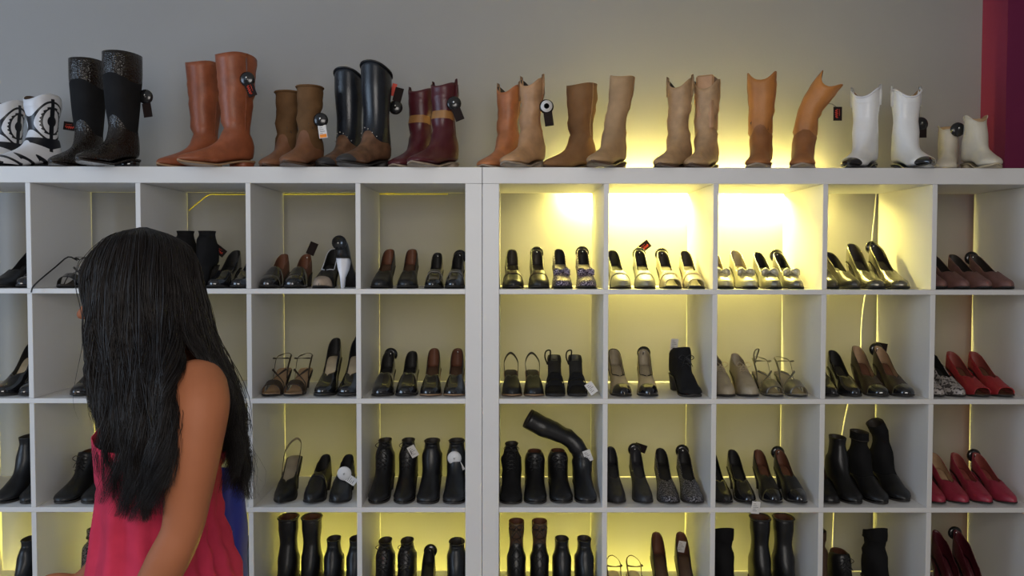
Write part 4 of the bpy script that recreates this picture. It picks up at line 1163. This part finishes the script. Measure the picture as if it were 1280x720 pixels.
def build_body():
    pcs = []
    tr = torso_rings()
    zz = [r_[0][2] for r_ in tr]
    zq = np.linspace(zz[0], zz[-1], 40)
    zr = np.array(zz)[::-1]
    fx = lambda k: herm(zr, np.array(k)[::-1], zq)
    cx = fx([r_[0][0] for r_ in tr]); hx = fx([r_[1] for r_ in tr]); hy = fx([r_[2] for r_ in tr])
    pcs.append(ring_loft([((cx[i], YC, zq[i]), hx[i], hy[i]) for i in range(40)]))
    # legs
    hipx = Pw(217, 800).x
    for sg, fx_ in ((-1, -.02), (1, .05)):
        y = YC + sg * .085
        pts = [Vector((hipx, y, .95)), Vector((hipx + fx_ * .3, y, .75)), Vector((hipx - .005 + fx_ * .6, y, .50)), Vector((hipx + .012 + fx_, y, .33)), Vector((hipx + .02 + fx_ * 1.3, y, .095))]
        pcs.append(limb(pts, [.078, .076, .054, .052, .036]))
        ax = hipx + .02 + fx_ * 1.3
        pcs.append(limb([Vector((ax + .025, y, .045)), Vector((ax - .06, y, .040)), Vector((ax - .14, y, .026)), Vector((ax - .175, y, .020))], [.034, .036, .024, .016]))
    # near arm
    n_ = [(247, 484, -.150), (250, 508, -.178), (244, 560, -.195), (235, 620, -.200), (227, 664, -.205), (209, 702, -.215), (184, 748, -.225), (160, 794, -.23)]
    pcs.append(limb([Pw(*p) for p in n_], [.0490, .0480, .0420, .0370, .0325, .0340, .0300, .0225], 18, 5))
    w1 = Pw(160, 794, -.23)
    f_ = [(214, 484, .150), (208, 520, .180), (200, 580, .195), (196, 640, .20), (165, 672, .185), (135, 698, .17), (108, 722, .155)]
    pcs.append(limb([Pw(*p) for p in f_], [.049, .046, .040, .0345, .034, .029, .0215], 18, 5))
    w2 = Pw(108, 722, .155)
    def hand(w0, d, side):
        """palm, four fingers and a thumb; d = pointing direction, side = thumb side"""
        d = d.normalized(); s_ = (side - d * side.dot(d)).normalized(); nrm = d.cross(s_)
        v, f = limb([w0, w0 + d * .035, w0 + d * .075], [.021, .026, .030])
        c = w0 + d * .04
        v = [tuple(Vector(p) - nrm * ((Vector(p) - c).dot(nrm) * .52)) for p in v]
        pcs.append((v, f))
        for k, (ln, off) in enumerate(((.070, .024), (.078, .008), (.073, -.008), (.058, -.023))):
            b = w0 + d * (.078 - abs(off) * .25) + s_ * off
            c1 = b + (d * .9 + nrm * .25).normalized() * ln * .45
            c2 = c1 + (d * .7 + nrm * .6).normalized() * ln * .32
            c3 = c2 + (d * .45 + nrm * .85).normalized() * ln * .25
            pcs.append(limb([b - d * .02, b, c1, c2, c3], [.0095, .0095, .0088, .0080, .0068], 8, 3))
        b = w0 + d * .022 + s_ * .020
        c1 = b + (d * .6 + s_ * .75 + nrm * .2).normalized() * .032
        c2 = c1 + (d * .85 + s_ * .3 + nrm * .35).normalized() * .028
        pcs.append(limb([b - s_ * .012, b, c1, c2], [.012, .0125, .0105, .0082], 8, 3))
    hand(w1, w1 - Pw(184, 748, -.225), Vector((-1, .3, .3)))
    hand(w2, w2 - Pw(135, 698, .17), Vector((-.4, -.2, .9)))
    # neck and head
    pcs.append(limb([Pw(216, 474), Pw(206, 450), Pw(192, 420)], [.062, .052, .052]))
    def ell(px, py, r, dy=0.0):
        c = Pw(px, py, dy); pcs.append(ellipsoid(tuple(c), r, 20, 14))
    ell(186, 356, (.092, .074, .088)); ell(168, 395, (.066, .060, .076)); ell(150, 425, (.040, .042, .032)); ell(138, 437, (.018, .022, .016))
    ell(136, 362, (.020, .050, .016))                                   # brow
    for sg in (-1, 1): ell(141, 396, (.022, .024, .022), sg * .034)      # cheeks
    pcs.append(limb([Pw(122, 366), Pw(111, 382), Pw(103, 393)], [.0085, .0105, .0115], 10, 3))
    for sg in (-1, 1): ell(110, 396, (.009, .008, .007), sg * .010)
    ell(123, 412, (.010, .022, .0055)); ell(125, 420, (.010, .019, .0060))  # lips
    for sg in (-1, 1): ell(192, 385, (.016, .006, .028), sg * .074)       # ears
    v, f = [], []
    for a, b in pcs: v, f = merge((v, f), (a, b))
    v = [tuple(Vector(p) - PO) for p in v]
    me = bpy.data.meshes.new('body_src'); me.from_pydata(v, [], f)
    bm = bmesh.new(); bm.from_mesh(me)
    bmesh.ops.remove_doubles(bm, verts=bm.verts[:], dist=1e-5)
    bmesh.ops.recalc_face_normals(bm, faces=bm.faces[:]); bm.to_mesh(me); bm.free()
    o = bpy.data.objects.new('body_src', me); COL.objects.link(o)
    r_ = o.modifiers.new('r', 'REMESH'); r_.mode = 'VOXEL'; r_.voxel_size = .0048; r_.use_smooth_shade = True
    s_ = o.modifiers.new('s', 'SMOOTH'); s_.factor = .5; s_.iterations = 5
    dg = bpy.context.evaluated_depsgraph_get()
    ev = o.evaluated_get(dg)
    me2 = bpy.data.meshes.new_from_object(ev)
    bpy.data.objects.remove(o)
    me2.name = 'body'; me2.materials.clear(); me2.materials.append(M['skin'])
    me2.polygons.foreach_set('use_smooth', [True] * len(me2.polygons))
    return me2
body = link('body', build_body(), person)
for sg in (-1, 1):
    c = Pw(130, 376, sg * .031) - PO
    e = link('eye', mk('eye', *ellipsoid(tuple(c), (.0115, .0125, .011), 14, 10), 'eyew'), person)
    link('iris', mk('iris', *ellipsoid((c.x - .0085, c.y + sg * .002, c.z), (.0038, .0055, .0055), 10, 8), 'sole'), e)

def build_dress():
    src = [(530, 143, 275, .152)] + [t for t in TORSO if t[0] > 530]
    rg = torso_rings(0, src)
    hx0 = rg[-1][0][0]
    rg += [((hx0 - .002, YC, .80), .142, .185), ((hx0 + .0, YC, .70), .152, .195), ((hx0 + .004, YC, .55), .165, .205)]
    z = np.array([r_[0][2] for r_ in rg])[::-1]
    n = 60; m_ = 96
    zq = np.linspace(z[-1], z[0], n)
    g = lambda k: herm(z, np.array([k(r_) for r_ in rg])[::-1], zq)
    cx, hx, hy = g(lambda r_: r_[0][0]), g(lambda r_: r_[1]), g(lambda r_: r_[2])
    zseam = Pw(200, 592).z
    v = []
    for i in range(n):
        below = float(sstep(0, .10, zseam - zq[i]))
        seam = math.exp(-((zq[i] - zseam) / .006) ** 2)
        for j in range(m_):
            t = 2 * math.pi * j / m_; co, si = math.cos(t), math.sin(t)
            ph = t * 15 + 2.2 * math.sin(t * 2 + 1) + 6.0 * (zseam - zq[i]) * math.sin(t) + 2.4 * mnoise.noise(Vector((co * 2, si * 2, zq[i] * 4)))
            amp = .0010 + below * (.0105 * math.exp(-(zseam - zq[i]) / .20) + .0030) * (.7 + .9 * mnoise.noise(Vector((co * 3, si * 3, 7))))
            fold = amp * math.sin(ph) + .0026 * below * math.sin(zq[i] * 120 + t * 8 + 2.5 * mnoise.noise(Vector((t * 3, zq[i] * 9, 4)))) * float(sstep(-.6, .4, co))
            off = .0115 + fold - .003 * seam
            zt = zq[i] - (.018 * (1 - i / 8) * (si * si) + .05 * (1 - i / 8) * max(0, co) if i < 8 else 0)
            v.append((cx[i] + (hx[i] + off) * math.copysign(abs(co) ** .9, co) - PO.x, YC + (hy[i] + off) * math.copysign(abs(si) ** .9, si) - PO.y, zt))
    vv, ff, idx = thicken(np.array(v), gridfaces(n, m_, True), .0016)
    return mk('dress', vv, ff, 'dress')
def thicken_world(v, f): return thicken(v, f, .0016)
link('dress', build_dress(), person)
V = None
for sg in (-1, 1):
    pts = [Pw(150, 538, sg * .075), Pw(150, 520, sg * .088), Pw(160, 492, sg * .100), Pw(178, 470, sg * .103), Pw(214, 457, sg * .098), Pw(248, 470, sg * .095), Pw(272, 500, sg * .085), Pw(278, 535, sg * .07)]
    C = [p - PO for p in map(Vector, catmull([tuple(p) for p in pts], 30))]
    vv = []
    for p in C: vv += [(p.x, p.y - .007, p.z), (p.x, p.y + .007, p.z)]
    a = thicken(np.array(vv), gridfaces(len(C), 2), .0014)
    V = merge(V, (a[0], a[1])) if V else (list(map(tuple, a[0])), a[1])
link('shoulder_straps', mk('shoulder_straps', V[0], V[1], 'strap'), person)
# flat shoes on her feet
fl = Last(L=.255, W=.090, heel=.004, ts=.006, toe='round', hc=.05, hw=.034, vamp=.062)
flat = mk('flat_shoe', *[q for q in thicken(*fl.sheet(0, 1), .0018)[:2]], 'black')
hipx = Pw(217, 800).x
for sg, fx_ in ((-1, -.02), (1, .05)):
    o = link('flat_shoe', flat, person, Vector((hipx + .02 + fx_ * 1.3 - .072, YC + sg * .085, 0)) - PO)
    o.rotation_euler = (0, 0, R(-90))
    link('shoe_sole', mk('shoe_sole', *fl.slab(0, 1, .002, -.006, .003), 'sole'), o)

# ---- hair
G_FRONT = [
 [(163, 287, 0), (126, 302, -.035), (103, 338, -.062), (108, 388, -.070), (111, 440, -.080), (118, 500, -.100), (127, 548, -.125), (140, 610, -.140)],
 [(167, 286, 0), (134, 298, -.050), (114, 343, -.082), (116, 400, -.092), (124, 455, -.105), (136, 515, -.145), (146, 575, -.165), (143, 640, -.165)],
 [(171, 285, 0), (150, 295, -.058), (138, 345, -.096), (141, 405, -.106), (150, 465, -.128), (160, 530, -.172), (167, 590, -.185), (158, 648, -.185)],
 [(175, 284, 0), (168, 294, -.060), (163, 345, -.102), (167, 410, -.114), (175, 470, -.150), (183, 535, -.192), (187, 595, -.205), (182, 655, -.205)],
 [(179, 284, 0), (190, 295, -.060), (190, 345, -.102), (194, 410, -.120), (199, 465, -.172), (199, 535, -.212), (197, 600, -.240), (193, 645, -.245)],
 [(183, 284, 0), (210, 298, -.058), (218, 348, -.094), (221, 405, -.120), (222, 446, -.180), (213, 486, -.228), (208, 540, -.245), (205, 605, -.252)],
]
G_BACK = [
 [(183, 284, 0), (211, 298, -.058), (221, 348, -.094), (230, 405, -.115), (254, 446, -.150), (279, 484, -.135), (288, 540, -.120), (285, 592, -.110)],
 [(186, 285, 0), (226, 303, -.050), (240, 358, -.080), (250, 410, -.090), (268, 455, -.095), (289, 500, -.090), (296, 555, -.085), (295, 612, -.080)],
 [(188, 286, 0), (236, 309, -.028), (252, 366, -.045), (264, 415, -.050), (283, 466, -.050), (298, 518, -.045), (303, 572, -.040), (305, 626, -.040)],
 [(188, 286, .01), (238, 310, .025), (254, 368, .040), (266, 420, .045), (284, 470, .040), (298, 522, .030), (302, 575, .020), (302, 615, .020)],
 [(184, 285, .01), (222, 302, .055), (234, 356, .090), (244, 410, .100), (262, 458, .100), (286, 505, .080), (294, 555, .060), (296, 600, .050)],
]
G_FAR = [
 [(183, 284, .01), (206, 297, .058), (212, 350, .096), (216, 410, .110), (226, 455, .140), (252, 490, .135), (280, 530, .10), (288, 580, .08)],
 [(175, 284, .01), (168, 295, .060), (166, 346, .100), (170, 412, .112), (176, 470, .130), (172, 530, .160), (168, 580, .165), (168, 620, .165)],
 [(167, 286, .01), (136, 299, .050), (124, 345, .080), (128, 400, .088), (136, 455, .095), (146, 515, .110), (152, 565, .125), (154, 605, .130)],
]
def strands(groups, count, seed, n=22, inner=.022, wid=.00075, wave=.0150):
    rg = np.random.default_rng(seed)
    V = []; Fc = []; off = 0
    ctr = np.array(Pw(186, 372)); sN = np.linspace(0, 1, n)
    for gi, (G, wt) in enumerate(groups):
        K = np.array([catmull([tuple(Pw(*p)) for p in g], n) for g in G])
        N = int(count * wt)
        nl = 15 * (len(G) - 1)                                   # locks: strands gather and share their wave
        lock = rg.integers(0, nl, N)
        lu = (np.arange(nl) + rg.uniform(0, 1, nl)) / nl * (len(G) - 1)
        lph = rg.uniform(0, 6.28, nl); lfr = rg.uniform(1.8, 4.2, nl); lam = rg.uniform(.5, 1.7, nl); lln = rg.normal(-.05, .12, nl); ldp = rg.uniform(0, 1, nl)
        u0 = np.clip(lu[lock] + rg.normal(0, .12, N), 0, len(G) - 1.0001)
        u = np.clip(u0[:, None] + (lu[lock] - u0)[:, None] * (.85 * sN ** 1.1)[None, :], 0, len(G) - 1.0001)
        i = u.astype(int); t = (u - i)[..., None]
        k = np.arange(n)[None, :].repeat(N, 0)
        C = K[i, k] * (1 - t) + K[i + 1, k] * t
        dep = np.clip(ldp[lock] ** 1.5 + rg.normal(0, .15, N), 0, 1)
        ax = np.where((sN < .45)[None, :, None], ctr[None, None, :], np.stack([C[..., 0] * .6 + ctr[0] * .4, np.full((N, n), YC), C[..., 2]], -1))
        d = ax - C; d /= (np.linalg.norm(d, axis=-1, keepdims=True) + 1e-6)
        C = C + d * (inner * dep)[:, None, None] * (np.clip(sN * 6, .15, 1) * np.where(sN < .5, 1, .45))[None, :, None]
        am = (wave * lam[lock])[:, None] * (sN ** 1.2)[None, :]
        ph = (lph[lock] + rg.normal(0, .35, N))[:, None] + (lfr[lock])[:, None] * 6.283 * sN[None, :]
        C[..., 0] += am * np.sin(ph) + rg.normal(0, .0022, N)[:, None] * np.clip(sN * 3, 0, 1) + rg.normal(0, .004, N)[:, None] * sN[None, :] ** 3
        C[..., 1] += am * .7 * np.cos(ph) + rg.normal(0, .004, N)[:, None] * np.clip(sN * 3, 0, 1)
        fly = (rg.random(N) < .035) & (dep < .35)
        C[..., 0] += (fly * rg.normal(.004, .020, N))[:, None] * sN[None, :] ** 2
        C[..., 2] += (fly * rg.uniform(0, .006, N))[:, None] * np.sin(sN * 3.1)[None, :]
        ln = np.clip(1 - np.abs(rg.normal(0, .07, N)) + lln[lock], .58, 1.0)
        # resample to its own length
        wr = wid * rg.uniform(.7, 1.5, N)
        tp = np.where(sN < .6, 1, np.clip(1 - (sN - .6) / .42, .1, 1))
        for q in range(N):
            s_ = sN * min(ln[q], 1)
            Cq = np.stack([np.interp(s_, sN, C[q, :, c]) for c in range(3)], 1)
            r_ = wr[q] * tp
            a0 = q * 1.3
            P3 = np.stack([Cq + np.stack([r_ * math.cos(a0 + 2.0944 * j), r_ * math.sin(a0 + 2.0944 * j), 0 * r_], 1) for j in range(3)], 1)
            V.append(P3.reshape(-1, 3))
        base = np.array([tuple(reversed(fq)) for fq in gridfaces(n, 3, True)])
        Fc.append((base[None] + (off + np.arange(N) * n * 3)[:, None, None]).reshape(-1, 4)); off += N * n * 3
    V = np.concatenate(V) - np.array(PO)
    return V, np.concatenate(Fc)
hv, hf = strands([(G_FRONT, .53), (G_BACK, .33), (G_FAR, .14)], 11000, 5)
# close-fitting cap of hair under the strands
cap_v, cap_f = ellipsoid((0, 0, 0), (1, 1, 1), 28, 20)
cc = Pw(188, 355)
capd = [(p[0] * (.095 if p[0] > 0 else .088) + cc.x - PO.x, p[1] * .079 + cc.y - PO.y, p[2] * .092 + cc.z - PO.z) for p in cap_v]
keepf = [q for q in cap_f if not all(cap_v[a][0] < -.25 and cap_v[a][2] < .35 for a in q)]
hf = hf.tolist() + [tuple(a + len(hv) for a in q) for q in keepf]; hv = np.vstack([hv, np.array(capd)])
link('hair', mk('hair', hv, hf, 'hair'), person)['label'] = 'long wavy black hair'

# ---- blue bag at her back, hanging from the far shoulder
def build_bag():
    yb = .285
    keys = [(586, 246, 299, .016), (600, 243, 302, .030), (640, 240, 306, .042), (690, 238, 308, .048), (740, 237, 308, .050), (790, 240, 305, .046), (808, 246, 300, .030)]
    v = []; n = 28
    zs_ = [Pw(0, k[0], yb).z for k in keys][::-1]
    zq = np.linspace(zs_[-1], zs_[0], 26)
    A = herm(zs_, [Pw(k[1], k[0], yb).x for k in keys][::-1], zq); Bq = herm(zs_, [Pw(k[2], k[0], yb).x for k in keys][::-1], zq); Tq = herm(zs_, [k[3] for k in keys][::-1], zq)
    for i in range(26):
        for j in range(n):
            t = 2 * math.pi * j / n; co, si = math.cos(t), math.sin(t)
            nz = .004 * mnoise.noise(Vector((co * 2, si * 2, zq[i] * 14)))
            v.append(((A[i] + Bq[i]) / 2 + ((Bq[i] - A[i]) / 2 + nz) * math.copysign(abs(co) ** .7, co), YC + yb + (Tq[i] + nz) * math.copysign(abs(si) ** .8, si), zq[i]))
    f = gridfaces(26, n, True) + [tuple(25 * n + j for j in range(n))]
    vv, ff, idx = thicken2(np.array(v), f, .002)
    return vv, ff
def thicken2(v, f, t):
    c = v.mean(0); s_ = v - c
    a = thicken(s_, f, t)
    return a[0] + c, a[1], a[2]
bv, bf = build_bag()
bo = Vector((np.mean(bv[:, 0]), np.mean(bv[:, 1]), bv[:, 2].min()))
bag = link('shoulder_bag', None, None, bo)
tag(bag, 'blue cloth shoulder bag hanging at the woman\'s back', 'bag')
link('pouch', mk('pouch', [tuple(Vector(p) - bo) for p in bv], bf, 'bag'), bag)
rimz = Pw(0, 586, .285).z
rim = [(Vector((bv[j, 0], bv[j, 1], rimz)) - bo) for j in range(0)]
sp = [Pw(250, 590, .262), Pw(258, 560, .255), Pw(252, 510, .225), Pw(236, 468, .185), Pw(222, 453, .140), Pw(200, 466, .150), Pw(176, 500, .205)]
sp = [Pw(254, 612, .268), Pw(266, 560, .262), Pw(262, 510, .245), Pw(244, 462, .205), Pw(216, 440, .165), Pw(184, 462, .205), Pw(178, 520, .280), Pw(200, 575, .300), Pw(245, 616, .300)]
C = catmull([tuple(p) for p in sp], 40)
vv = []
for p in C: vv += [(p[0] - .0, p[1] - .010, p[2]), (p[0] + .0, p[1] + .010, p[2])]
a = thicken(np.array(vv) - np.array(bo), gridfaces(len(C), 2), .002)
link('bag_strap', mk('bag_strap', a[0], a[1], 'bag'), bag)
